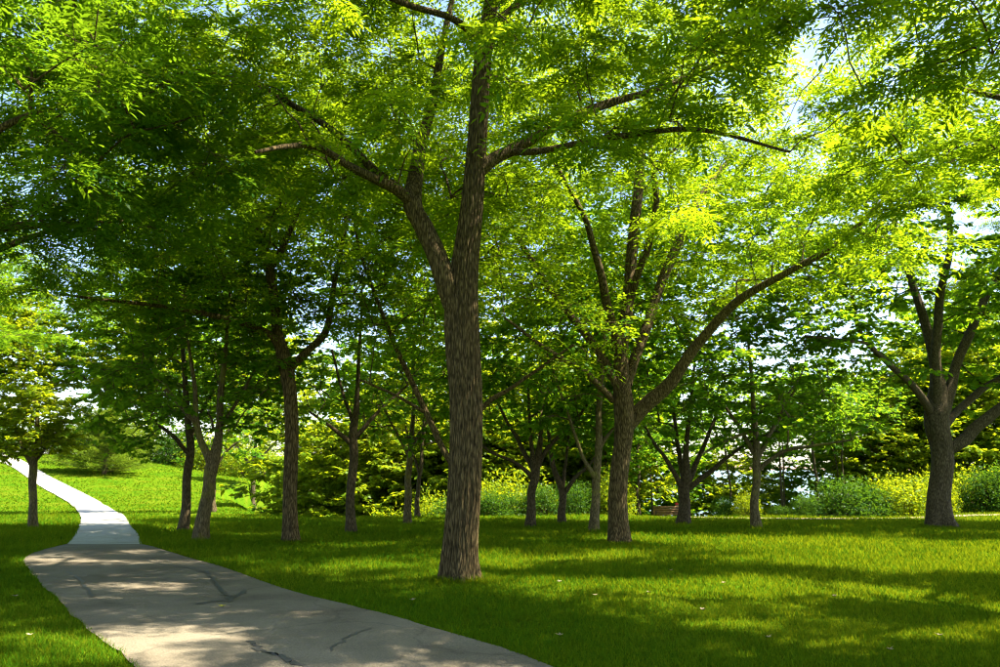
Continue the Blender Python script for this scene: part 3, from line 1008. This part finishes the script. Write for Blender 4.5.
mid_tree("maple_tree", 531, 527, [(531, 527, 12.5, 0), (531, 505, 10, 0), (533, 485, 10, 0), (536, 468, 11, 0), (540, 440, 6, 0), (545, 400, 4, 0)],
         [[(533, 478, 7, 0), (516, 463, 5, -.3), (488, 450, 4, -.8), (470, 430, 2, -1.2)], [(534, 472, 7, 0), (518, 440, 6, .3), (502, 412, 4, .6), (490, 380, 3, .9)],
          [(536, 470, 7, 0), (550, 445, 6, .3), (570, 428, 4, .6), (590, 400, 3, .9)], [(534, 470, 6, 0), (530, 430, 5, -.4), (528, 385, 3, -.8)]],
         [(530, 370, 0, 3.8, 3.2, 3.0), (480, 415, -.5, 2.0, 1.8, 1.2)], "dark maple with limbs fanning from a low fork, beyond the thick path-side locust",
         n=260, per=70, seed=67, spacing=0.8, minz=2.4)
mid_tree("maple_tree", 562, 523, [(562, 523, 10, 0), (562, 505, 8.5, 0), (563, 494, 9, 0), (553, 465, 6, 0), (548, 430, 4, 0)],
         [[(563, 496, 7, 0), (575, 478, 5, 0), (592, 462, 4, 0), (605, 440, 2, 0)], [(562, 494, 6, 0), (566, 460, 4, 0), (570, 425, 3, 0)]],
         [(565, 400, 0, 3.2, 3.0, 2.4)], "short stubby maple forking at knee height of its crown, behind the fanned dark maple", n=180, per=63, seed=71, spacing=0.8, minz=2.5)
mid_tree("maple_tree", 594, 531, [(594, 531, 14, 0), (595, 505, 11, 0), (597, 475, 10, 0), (598, 445, 9, 0), (600, 400, 7, 0), (603, 355, 5, 0), (606, 310, 3, 0)],
         [[(596, 480, 7, 0), (582, 455, 5, -.3), (570, 420, 4, -.6), (558, 385, 3, -.9)], [(598, 450, 6, 0), (612, 430, 4, .4), (628, 415, 3, .8)]],
         [(600, 350, 0, 3.4, 3.0, 3.0)], "maple with sun-flecked straight trunk close beside the sweeping-limbed locust", n=230, per=63, seed=73, spacing=0.8, minz=2.6, bark=BARK_MOSS)
mid_tree("maple_tree", 684, 524, [(684, 524, 17, 0), (684, 505, 13, 0), (685, 485, 14, 0), (686, 455, 8, 0), (690, 410, 5, 0), (695, 360, 3, 0)],
         [[(682, 488, 8, 0), (668, 462, 6, -.3), (652, 440, 4, -.6), (640, 415, 2.5, -1)], [(684, 484, 8, 0), (678, 445, 6, .4), (672, 400, 4, .8)],
          [(687, 485, 8, 0), (702, 450, 6, .3), (716, 415, 4, .6), (725, 380, 3, .9)], [(689, 488, 8, 0), (712, 470, 6, -.3), (740, 448, 4, -.8), (772, 432, 2.5, -1.3)]],
         [(690, 385, 0, 4.2, 3.6, 3.0), (650, 425, -.4, 1.8, 1.6, 1.1)], "dark maple whose limbs fan like a vase, beside the wooden bench", n=280, per=70, seed=79, spacing=0.8, minz=2.5)
mid_tree("maple_tree", 756, 528, [(756, 528, 13, 0), (755, 505, 10, 0), (756, 480, 9.5, 0), (757, 458, 10, 0), (755, 425, 7, 0), (752, 385, 5, 0), (748, 340, 3, 0)],
         [[(758, 470, 6, 0), (782, 452, 5, -.4), (812, 446, 4, -.9), (852, 440, 2.5, -1.5)], [(757, 460, 7, 0), (775, 425, 5, .3), (796, 388, 3, .6)],
          [(755, 455, 6, 0), (738, 425, 5, .3), (716, 395, 3, .6)], [(754, 430, 5, 0), (728, 440, 4, -.5), (700, 455, 2.5, -1)]],
         [(758, 365, 0, 4.0, 3.4, 3.0), (815, 425, -.8, 1.8, 1.4, .8)], "lighter-barked maple standing on open grass between the bench tree and the broad old tree",
         n=270, per=70, seed=83, spacing=0.8, minz=2.6, bark=BARK_MOSS, shift=0.1)

mid_tree("locust_tree", 462, 547, [(462, 547, 15, 0), (462, 500, 12, 0), (462, 460, 11, 0), (464, 410, 8, 0), (468, 350, 6, 0), (475, 270, 4, 0)],
         [[(460, 472, 10, 0), (448, 457, 9, 0), (426, 413, 8, .2), (402, 360, 7, .4), (380, 308, 5, .6), (360, 250, 4, .8), (350, 200, 3, 1)],
          [(464, 435, 8, 0), (485, 405, 7, -.3), (514, 386, 5, -.6), (573, 345, 3, -1)], [(426, 413, 5, .2), (395, 395, 4, -.2), (360, 380, 2.5, -.6)]],
         [(440, 255, 0, 3.4, 2.8, 2.4), (550, 325, -.6, 1.6, 1.4, 1.0), (370, 255, .6, 1.8, 1.6, 1.4)], "slim locust almost hidden behind the thick path-side trunk, limbs showing on both sides",
         leafmat=LEAF_LOCUST, bark=BARK, n=110, per=49, leaf=(0.42, 2, 0.42), seed=87, spacing=0.8, minz=3.2, spread=0.75)

# ---- prototypes for background trees and shrubs
def proto_tree(name, x, y, fork, r0, nl, length, env, n, per, leaf, leafmat, label, seed, spacing=0.8, minz=1.5, group=None, cat="tree", bark=BARK_DARK, spread=0.8):
    b_ = gz(x, y)
    tr, lb = fan(b_, fork, r0, nl, length, seed)
    return make_tree(name, b_, tr, lb, [(b_[0] + e[0], b_[1] + e[1], b_[2] + e[2], e[3], e[4], e[5]) for e in env], n, per, leaf, label, cat=cat, group=group,
                     leafmat=leafmat, bark=bark, seed=seed, spacing=spacing, sides=10, ridge=0.02, ring=0.4, spread=spread,
                     keep=lambda c: c[:, 2] > b_[2] + minz)


def ref(px):
    for lim, txt in ((300, "behind the short yellow-green maple"), (360, "behind the dark slim maple"), (428, "behind the grey pale-trunked maple"), (485, "behind the thick path-side locust"),
                     (550, "behind the fanned dark maple"), (630, "behind the sweeping-limbed locust"), (715, "near the wooden bench"), (790, "behind the lighter-barked maple"),
                     (905, "between the lighter-barked maple and broad tree"), (2000, "behind the broad old tree")):
        if px < lim:
            return txt


GA = "trees beyond the lawn edge"
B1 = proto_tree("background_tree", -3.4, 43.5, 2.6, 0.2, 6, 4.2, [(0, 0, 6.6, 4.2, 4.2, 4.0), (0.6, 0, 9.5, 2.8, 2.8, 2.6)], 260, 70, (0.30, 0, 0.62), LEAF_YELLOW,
                "sunny yellow-green tree rising from the thicket beyond the lawn", 101, 0.7, 1.6, GA)
B2 = proto_tree("background_tree", 3.6, 46, 3.0, 0.2, 6, 4.4, [(0, 0, 7.4, 3.8, 3.8, 4.2), (-0.6, 0, 10.6, 2.8, 2.8, 2.8)], 250, 70, (0.30, 0, 0.62), LEAF_MAPLE,
                "deeper green tree rising from the bluff beyond the lawn", 103, 0.72, 1.8, GA)
far_spots = [(B1, 335, 46, 2.2, 0.95), (B1, 372, 43, 4.0, 0.95), (B1, 405, 45, 5.0, 1.1), (B1, 470, 43, 3.0, 1.0),
             (B1, 508, 42, 1.3, 0.9), (B1, 552, 44, 0.4, 1.05), (B1, 600, 42.5, 2.8, 0.95), (B2, 640, 46, 3.6, 1.2), 
(B1, 868, 40.5, 1.1, 0.7), (B2, 812, 44, 0.3, 1.0), (B1, 735, 44, 2.4, 0.85), (B1, 912, 42, 5.9, 0.95), (B2, 945, 45, 2.5, 1.3), (B1, 985, 41, 3.3, 0.95),
             (B1, 362, 50, 1.7, 1.6), (B2, 436, 50, 0.2, 1.8), (B1, 528, 49, 5.5, 1.6), (B2, 585, 50, 4.1, 1.8), (B1, 965, 48, 0.9, 1.7)]
for pr_, px, y, rz, s in far_spots:
    x = (px - 500) / F * y
    copy_tree(pr_, gz(x, y), rz, (s, s, s * 1.05), ("sunny yellow-green tree rising from the thicket ", "deeper green tree rising from the bluff ")[pr_ is B2] + ref(px), GA)
B1["label"] = "sunny yellow-green tree rising from the thicket " + ref(436)
B2["label"] = "deeper green tree rising from the bluff " + ref(568)
GH = "trees along the hill crest"
for q, (x, y, s, kind) in enumerate([(-84, 104, 2.2, 0), (-74, 110, 2.4, 1), (-64, 106, 1.9, 0), (-54, 112, 2.3, 1), (-46, 106, 1.9, 0), (-37, 110, 2.1, 1), (-30, 102, 1.7, 0), (-95, 112, 2.4, 1)]):
    copy_tree((B1, B2)[kind], gz(x, y), q * 1.3, s, ("bright yellow-green tree on the crest where the pale path climbs", "deeper green tree on the crest behind the spreading conifer")[kind], GH)


# shrubs: many stems from the ground
def make_shrub(name, base, r, h, n, per, leaf, leafmat, label, seed, group=None, cat="shrub"):
    r_ = np.random.default_rng(seed)
    b_ = np.asarray(base, float)
    root = bpy.data.objects.new(name, None)
    COL.objects.link(root)
    root.location = [float(c) for c in b_]
    tag(root, label, cat, group)
    stems, LP, LD, LU, LL, LR = [], [], [], [], [], []
    for q in range(n):
        a = r_.uniform(0, 6.283)
        rr = r * math.sqrt(r_.uniform(0, 1))
        hh = h * math.sqrt(max(0.05, 1 - (rr / r) ** 2)) * r_.uniform(0.25, 1.05)
        c = np.array([math.cos(a) * rr, math.sin(a) * rr, hh])
        s = np.array([math.cos(a) * rr * 0.25, math.sin(a) * rr * 0.25, -0.1])
        m_ = (s + c) / 2 + np.array([0, 0, 0.12 * h])
        stems.append(tube(np.array([s, m_, c]), [0.02, 0.013, 0.006], 4))
        e = norm(r_.normal(0, 1, (per, 3))) * (r_.uniform(0, 1, per) ** 0.5)[:, None] * 0.34 * max(r, h) * np.array([1, 1, .75])
        p_ = c + e
        p_[:, 2] = np.maximum(p_[:, 2], 0.05)
        LP.append(p_)
        ld = e * 1.2 + r_.normal(0, 0.35, (per, 3))
        ld[:, 2] -= 0.1
        LD.append(ld)
        un = r_.normal(0, 0.45, (per, 3))
        un[:, 2] += 1
        LU.append(un)
        LL.append(leaf[0] * r_.uniform(0.6, 1.2, per))
        hue = np.clip(r_.normal(0.45, 0.15), 0, 1)
        LR.append(np.clip(hue + r_.normal(0, 0.12, per), 0, 1))
    V, Q = join(stems)
    o = link("stems", mesh_np("stems", V, Q, BARK_DARK, True), root)
    o["kind"] = "stuff"
    V, Q, rr = leaves(np.vstack(LP), np.vstack(LD), np.vstack(LU), np.concatenate(LL), leaf[1], leaf[2], np.concatenate(LR), r_)
    o = link("foliage", mesh_np("foliage", V, Q, leafmat, False, rr), root)
    o["kind"] = "stuff"
    return root


def on_edge(px, Y):
    x = (px - 500) / F * Y
    return gz(x, Y)


S1 = make_shrub("shrub", on_edge(838, 34), 1.5, 1.9, 90, 60, (0.15, 0, 0.5), LEAF_SHRUB, "tall dark green shrub at the bluff edge before the water", 201, "dark shrubs along the bluff edge")
S2 = make_shrub("shrub", on_edge(895, 34.5), 1.5, 2.1, 80, 50, (0.16, 0, 0.5), LEAF_YELLOW, "bright yellow-green shrub at the bluff edge beside the broad old tree", 203, "bright shrubs along the bluff edge")
GD, GB = "dark shrubs along the bluff edge", "bright shrubs along the bluff edge"
for px, Y, s, k, rz, hz in [(800, 33.6, .45, 0, 1, 1.2), (742, 33.8, .35, 1, 2, 1.5), (775, 34.2, .35, 0, 3, 1), (985, 35, .95, 0, 4, 1.1), (1020, 35, 1.0, 0, .4, 1), (720, 34.6, .35, 0, .8, 1.4), (860, 34.5, .75, 0, 1.7, 1.2),
                        (925, 35, .6, 1, 1.1, 1.7), (965, 36.5, 1.0, 1, 2.2, 1.2), (500, 35, .8, 0, 2.8, .8), (540, 35, .6, 0, 3.9, 1.2), (460, 36, .9, 0, 5, .9), (435, 37, .8, 1, .7, 1.6), (400, 38, 1.0, 1, 1.9, 1.2),
                        (372, 39, 1.2, 1, 3.1, 1), (345, 41, .9, 0, 4.4, 1), (575, 35.5, .6, 0, .2, 1.3), (610, 35.5, .6, 1, 1.5, 1.6), (515, 37, 1.2, 1, 2.6, 1.1), (325, 44, 1.3, 1, 2.1, .9), (290, 47, 1.2, 0, 1.2, 1.2), (488, 36, .5, 1, .3, 2.0), (880, 35, .5, 1, 4, 1.9)]:
    copy_tree((S1, S2)[k], on_edge(px, Y), rz, (s, s * 0.9, s * hz), ("dark green shrub at the lawn edge ", "bright yellow-green shrub at the lawn edge ")[k] + ref(px), (GD, GB)[k])
S1["label"] = "dark green shrub at the lawn edge " + ref(838)
S2["label"] = "bright yellow-green shrub at the lawn edge " + ref(895)
GC = "bushes along the hill crest"
for q, (x, y, s_) in enumerate([(-78, 98, 2.6), (-70, 102, 2.4), (-62, 99, 2.8), (-56, 103, 2.4), (-44, 99, 2.6), (-38, 97, 2.2), (-33, 95, 2.4), (-28, 92, 2.2), (-50, 101, 2.6), (-86, 100, 2.6)]):
    copy_tree((S2, S1)[q % 3 == 2], gz(x, y), q * 0.9, s_, ("rounded bright bush under the trees on the hill crest", "rounded dark bush under the trees on the hill crest")[q % 3 == 2], GC)
# spreading conifer on the hill lawn
def make_conifer(base, r, h, seed, label):
    r_ = np.random.default_rng(seed)
    b_ = np.asarray(base, float)
    root = bpy.data.objects.new("conifer_tree", None)
    COL.objects.link(root)
    root.location = [float(c) for c in b_]
    tag(root, label, "tree")
    V, Q = tube(np.array([[0, 0, -.2], [0.05, 0, h * .4], [0, 0.03, h]]), [0.22, 0.13, 0.02], 10, 0.03)
    link("trunk", mesh_np("trunk", V, Q, BARK_DARK, True), root)
    st, LP, LD, LU, LL, LR = [], [], [], [], [], []
    nb = 150
    for q in range(nb):
        t = (q + 0.5) / nb
        a = q * 2.399 + r_.normal(0, .2)
        z0 = 0.25 + (h - 0.4) * t
        ln = r * (1 - t) ** 0.75 * r_.uniform(0.75, 1.1) + 0.25
        d = np.array([math.cos(a), math.sin(a), 0.12 + 0.5 * t])
        s = np.array([0, 0, z0])
        e = s + d * ln
        m_ = (s + e) / 2 - np.array([0, 0, 0.05 * ln])
        st.append(tube(np.array([s, m_, e]), [0.03, 0.02, 0.008], 4))
        n = int(190 * ln / r) + 30
        u = r_.uniform(0.2, 1.0, n)[:, None]
        side = np.array([-d[1], d[0], 0])
        LP.append(s + (e - s) * u + side * (r_.normal(0, 0.28, n) * (1.1 - u[:, 0]) * ln * 0.5)[:, None] + r_.normal(0, .06, (n, 3)))
        ld = d + side * r_.normal(0, .7, n)[:, None] + r_.normal(0, .25, (n, 3))
        LD.append(ld)
        un = r_.normal(0, .4, (n, 3))
        un[:, 2] += 1
        LU.append(un)
        LL.append(r_.uniform(.25, .5, n))
        LR.append(np.clip(r_.normal(.5, .2, n), 0, 1))
    V, Q = join(st)
    o = link("branchwork", mesh_np("branchwork", V, Q, BARK_DARK, True), root)
    o["kind"] = "stuff"
    V, Q, rr = leaves(np.vstack(LP), np.vstack(LD), np.vstack(LU), np.concatenate(LL), 2, 0.5, np.concatenate(LR), r_)
    o = link("crown", mesh_np("crown", V, Q, NEEDLE, False, rr), root)
    o["kind"] = "stuff"
    return root


make_conifer(ground(104, 474), 5.2, 6.0, 301, "wide spreading conifer low to the sunny hill lawn beside the pale path")

# thin bare-stemmed trees on the bluff
def thin_tree(px, Y, top_py, dpx, label, seed):
    g = on_edge(px, Y)
    r_ = np.random.default_rng(seed)
    H = EYE + ray(px, top_py)[2] * Y - g[2]
    tr = [(g + np.array([r_.normal(0, .12) * t, r_.normal(0, .12) * t, H * t]), dpx * .5 * Y / F * (1 - .6 * t)) for t in np.linspace(0, 1, 6)]
    return make_tree("thin_tree", g, tr, [], [(g[0], g[1], g[2] + H * .98, 1.7, 1.7, 1.8)], 40, 63, (0.20, 0, .62), label, group="thin trees on the bluff",
                     bark=BARK_DARK, leafmat=LEAF_MAPLE, seed=seed, spacing=0.5, sides=8, ring=.5, flare=0.1, ridge=.02)


for q, (px, Y, tp, dpx) in enumerate([(776, 36, 400, 3.0), (781, 38, 400, 2.2), (811, 35.5, 400, 4.0), (833, 39, 405, 2.2), (839, 37, 400, 2.8), (636, 37, 440, 4.0), (648, 40, 420, 2.4), (725, 38, 400, 2.6), (868, 40, 410, 2.4), (604, 40, 420, 2.6)]):
    thin_tree(px, Y, tp, dpx, "thin bare-stemmed tree on the bluff " + ref(px), 401 + q)

# ------------------------------------------------------------------ bench and seated person
bg = on_edge(666, 36.8)
bench = bpy.data.objects.new("park_bench", None)
COL.objects.link(bench)
bench.location = [float(c) for c in bg]
tag(bench, "brown slatted wooden bench by the vase-shaped tree, facing the water", "bench")
for k in range(4):
    V, Q = box(0, 0.08 + k * 0.115, 0.43, 1.5, 0.09, 0.035)
    link("seat_slat", mesh_np("seat_slat", V, Q, WOOD), bench)
for k in range(4):
    V, Q = box(0, 0.0 - k * 0.022, 0.54 + k * 0.105, 1.5, 0.03, 0.085, 0.2)
    link("back_slat", mesh_np("back_slat", V, Q, WOOD), bench)
for sx in (-0.62, 0.62):
    V, Q = join([box(sx, 0.02, 0.21, 0.05, 0.05, 0.42), box(sx, 0.42, 0.2, 0.05, 0.05, 0.40), box(sx, 0.22, 0.385, 0.05, 0.45, 0.04),
                 box(sx, -0.02, 0.66, 0.045, 0.04, 0.5, 0.2), box(sx, 0.2, 0.62, 0.05, 0.45, 0.03), box(sx, 0.40, 0.52, 0.045, 0.04, 0.2)])
    link("end_frame", mesh_np("end_frame", V, Q, IRON), bench)

def skin_body(name, joints, edges, mat, parent):
    me = bpy.data.meshes.new(name)
    me.from_pydata([j[:3] for j in joints], edges, [])
    o = link(name, me, parent)
    sk = o.modifiers.new("skin", 'SKIN')
    for k, j in enumerate(joints):
        v = me.skin_vertices[0].data[k]
        v.radius = (j[3], j[4] if len(j) > 4 else j[3])
        v.use_root = (k == 0)
    sub = o.modifiers.new("sub", 'SUBSURF')
    sub.levels = sub.render_levels = 2
    me.materials.append(mat)
    return o


# seated person, seen from behind, looking at the water (+Y)
person = bpy.data.objects.new("person", None)
COL.objects.link(person)
person.location = [float(c) for c in bg + np.array([0.36, 0.03, 0.07])]
person.scale = (0.76, 0.76, 0.76)
tag(person, "small person in a red cap seated on the wooden bench, facing the water", "person")
SHIRT = simple_mat("dark_clothes", (0.05, 0.07, 0.10), 0.9, 0.2, 9)
SKIN = simple_mat("skin", (0.42, 0.25, 0.17), 0.6, 0.05, 9)
CAP = simple_mat("red_cap", (0.55, 0.03, 0.03), 0.8, 0.1, 9)
J = [(0, .20, .53, .13, .10), (0, .17, .72, .12, .09), (0, .13, .93, .15, .10), (0, .14, 1.04, .06), (0, .16, 1.13, .075, .09), (0, .17, 1.21, .07, .085),
     (-.19, .14, .96, .06), (-.23, .16, .72, .045), (-.17, .38, .60, .035), (-.13, .44, .60, .04), (.19, .14, .96, .06), (.23, .16, .72, .045), (.17, .38, .60, .035), (.13, .44, .60, .04),
     (-.10, .24, .53, .085), (-.11, .60, .53, .06), (-.11, .62, .10, .045), (-.11, .74, .06, .04), (.10, .24, .53, .085), (.11, .60, .53, .06), (.11, .62, .10, .045), (.11, .74, .06, .04)]
E_ = [(0, 1), (1, 2), (2, 3), (3, 4), (4, 5), (2, 6), (6, 7), (7, 8), (8, 9), (2, 10), (10, 11), (11, 12), (12, 13), (0, 14), (14, 15), (15, 16), (16, 17), (0, 18), (18, 19), (19, 20), (20, 21)]
skin_body("body", J, E_, SHIRT, person)
a = np.linspace(0, 2 * np.pi, 16, endpoint=False)
rings = [np.stack([np.cos(a) * r1, np.sin(a) * r1 * 1.15 + .17, np.full(16, z1)], -1) for z1, r1 in ((1.15, .104), (1.21, .10), (1.26, .075), (1.285, .03))]
V = np.vstack(rings)
i, j = np.meshgrid(np.arange(3), np.arange(16), indexing='ij')
Q = np.stack([i * 16 + j, i * 16 + (j + 1) % 16, (i + 1) * 16 + (j + 1) % 16, (i + 1) * 16 + j], -1).reshape(-1, 4)
link("cap", mesh_np("cap", V, Q, CAP, True), person)
V, Q = tube(np.array([[0, .16, 1.02], [0, .16, 1.08], [0, .17, 1.16]]), [.07, .09, .095], 12)
link("neck", mesh_np("neck", V, Q, SKIN, True), person)

# ------------------------------------------------------------------ fallen leaves
def fallen(px, py, size, mat, label, seed):
    g = ground(px, py)
    r_ = np.random.default_rng(seed)
    n = 11
    a = np.linspace(0, 2 * np.pi, n, endpoint=False)
    rr = size * (0.62 + 0.38 * np.cos(a * 5 + .3)) * (1 + .1 * r_.normal(size=n))
    V = np.stack([np.cos(a) * rr, np.sin(a) * rr * .85, 0.012 + 0.35 * rr * np.abs(np.cos(a))], -1)
    V = np.vstack([V, [[0, 0, 0.004]]])
    Q = np.array([[k, (k + 1) % n, n] for k in range(n)])
    lift = 0.03 if mat is FALLEN else 0.035
    o = link("fallen_leaf", mesh_np("fallen_leaf", V, Q, mat), None, g + np.array([0, 0, lift]))
    o.rotation_euler = (0, 0, r_.uniform(0, 6))
    if "path" in label:
        tag(o, label, "leaf")
    else:
        tag(o, label, "leaf", "dry leaves lying in the grass")


fallen(222, 610, 0.075, FALLEN, "yellow fallen leaf lying on the shaded asphalt path", 1)
for q, (px, py) in enumerate([(724, 586), (671, 573), (595, 599), (703, 614), (768, 642), (649, 596), (412, 604), (890, 655), (835, 600), (940, 640), (560, 640), (15, 600), (30, 640), (560, 585)]):
    fallen(px, py, 0.05, FALLEN_DRY, "small tan dry leaf lying in the shaded grass", 10 + q)

# ------------------------------------------------------------------ grass blades
def path_inside(X, Y_):
    ins = np.zeros(len(X), bool)
    for A, B in ((PLc, PRc), (FLc, FRc)):
        oA, oB = np.argsort(A[:, 1]), np.argsort(B[:, 1])
        xa = np.interp(Y_, A[oA, 1], A[oA, 0])
        xb = np.interp(Y_, B[oB, 1], B[oB, 0])
        ok = (Y_ > min(A[:, 1].min(), B[:, 1].min())) & (Y_ < max(A[:, 1].max(), B[:, 1].max()))
        ins |= ok & (X > xa + 0.02) & (X < xb - 0.02)
    return ins


def grass(n, y0, y1, seed):
    r_ = np.random.default_rng(seed)
    u = r_.uniform(0, 1, n)
    p_ = -0.35
    Y_ = (y0 ** p_ + u * (y1 ** p_ - y0 ** p_)) ** (1 / p_)
    half = 0.64 * Y_ + 2.0
    X = r_.uniform(-1, 1, n) * half
    keep = ~path_inside(X, Y_)
    X, Y_ = X[keep], Y_[keep]
    n = len(X)
    tuft = 0.5 + 0.5 * np.sin(X * 2.3 + 1.7 * np.sin(Y_ * 1.9)) * np.sin(Y_ * 2.7 + 1.3 * np.sin(X * 1.7))
    h = (0.035 + 0.035 * r_.uniform(0, 1, n)) * (0.8 + 0.5 * tuft) * np.clip(Y_ / 11, 0.9, 1.6)
    w = 0.0032 * np.clip(Y_ / 5, 1, 5) * r_.uniform(0.7, 1.4, n)
    a = r_.uniform(0, 2 * np.pi, n)
    lean = r_.uniform(0.1, 0.9, n)
    b_ = np.stack([X, Y_, terrain(X, Y_) - 0.004], -1)
    a2 = r_.uniform(0, 2 * np.pi, n)
    side = np.stack([np.cos(a), np.sin(a), np.zeros(n)], -1) * w[:, None]
    tip = np.stack([np.cos(a2) * lean * h, np.sin(a2) * lean * h, h], -1)
    V = np.stack([b_ - side, b_ + side, b_ + tip], 1).reshape(-1, 3)
    rnd = np.clip(r_.normal(0.42, 0.2, n) + 0.18 * np.sin(X * 0.8 + np.sin(Y_ * .6)) * np.sin(Y_ * .9), 0, 1)
    return V, np.arange(len(V)).reshape(-1, 3), rnd


V, Q, rr = grass(480000, 4.6, 34, 77)
r_ = np.random.default_rng(91)
n = 90000
X, Y_ = -r_.uniform(2, 75, n), 33 + 66 * r_.uniform(0, 1, n) ** 1.3
k = (np.abs(X) < 0.66 * Y_ + 3) & ~path_inside(X, Y_) & (terrain(X, Y_) > -2.2)
X, Y_ = X[k], Y_[k]
n = len(X)
h, w, a = r_.uniform(.05, .13, n), 0.0011 * Y_ * r_.uniform(.5, 1.3, n), r_.uniform(0, 2 * np.pi, n)
b_ = np.stack([X, Y_, terrain(X, Y_) - .02], -1)
side = np.stack([np.cos(a), np.sin(a), np.zeros(n)], -1) * w[:, None]
tip = np.stack([r_.normal(0, .05, n), r_.normal(0, .05, n), h], -1)
V2 = np.stack([b_ - side, b_ + side, b_ + tip], 1).reshape(-1, 3)
Q2 = np.arange(len(V2)).reshape(-1, 3) + len(V)
rr2 = np.clip(r_.normal(.45, .22, n), 0, 1)
V, Q, rr = np.vstack([V, V2]), np.vstack([Q, Q2]), np.concatenate([rr, rr2])
tv, tq, tr_ = [V], [Q], [rr]
off = len(V)
for (tx, ty, rad) in [(g1[0], g1[1], .30), (g2[0], g2[1], .32), (g3[0], g3[1], .5), (g4[0], g4[1], .25)]:
    r_ = np.random.default_rng(int(abs(tx) * 100) + 3)
    n = 2600
    a = r_.uniform(0, 2 * np.pi, n)
    d = rad * 0.9 + np.abs(r_.normal(0, 0.16, n))
    X, Y_ = tx + np.cos(a) * d, ty + np.sin(a) * d
    h = r_.uniform(0.05, 0.15, n) * np.exp(-(d - rad) * 1.5)
    w = 0.003 * max(1, ty / 5) * r_.uniform(.6, 1.2, n)
    b_ = np.stack([X, Y_, terrain(X, Y_) - .004], -1)
    a2 = r_.uniform(0, 2 * np.pi, n)
    side = np.stack([-np.sin(a2), np.cos(a2), np.zeros(n)], -1) * w[:, None]
    tip = np.stack([np.cos(a2) * h * .5 + np.cos(a) * h * .3, np.sin(a2) * h * .5 + np.sin(a) * h * .3, h], -1)
    tv.append(np.stack([b_ - side, b_ + side, b_ + tip], 1).reshape(-1, 3))
    tq.append(np.arange(3 * n).reshape(-1, 3) + off)
    tr_.append(np.clip(r_.normal(.5, .25, n), 0, 1))
    off += 3 * n
V, Q, rr = np.vstack(tv), np.vstack(tq), np.concatenate(tr_)
o = link("grass", mesh_np("grass", V, Q, GRASS, False, rr))
tag(o, "short mown grass blades covering the lawn", "grass", kind="stuff")
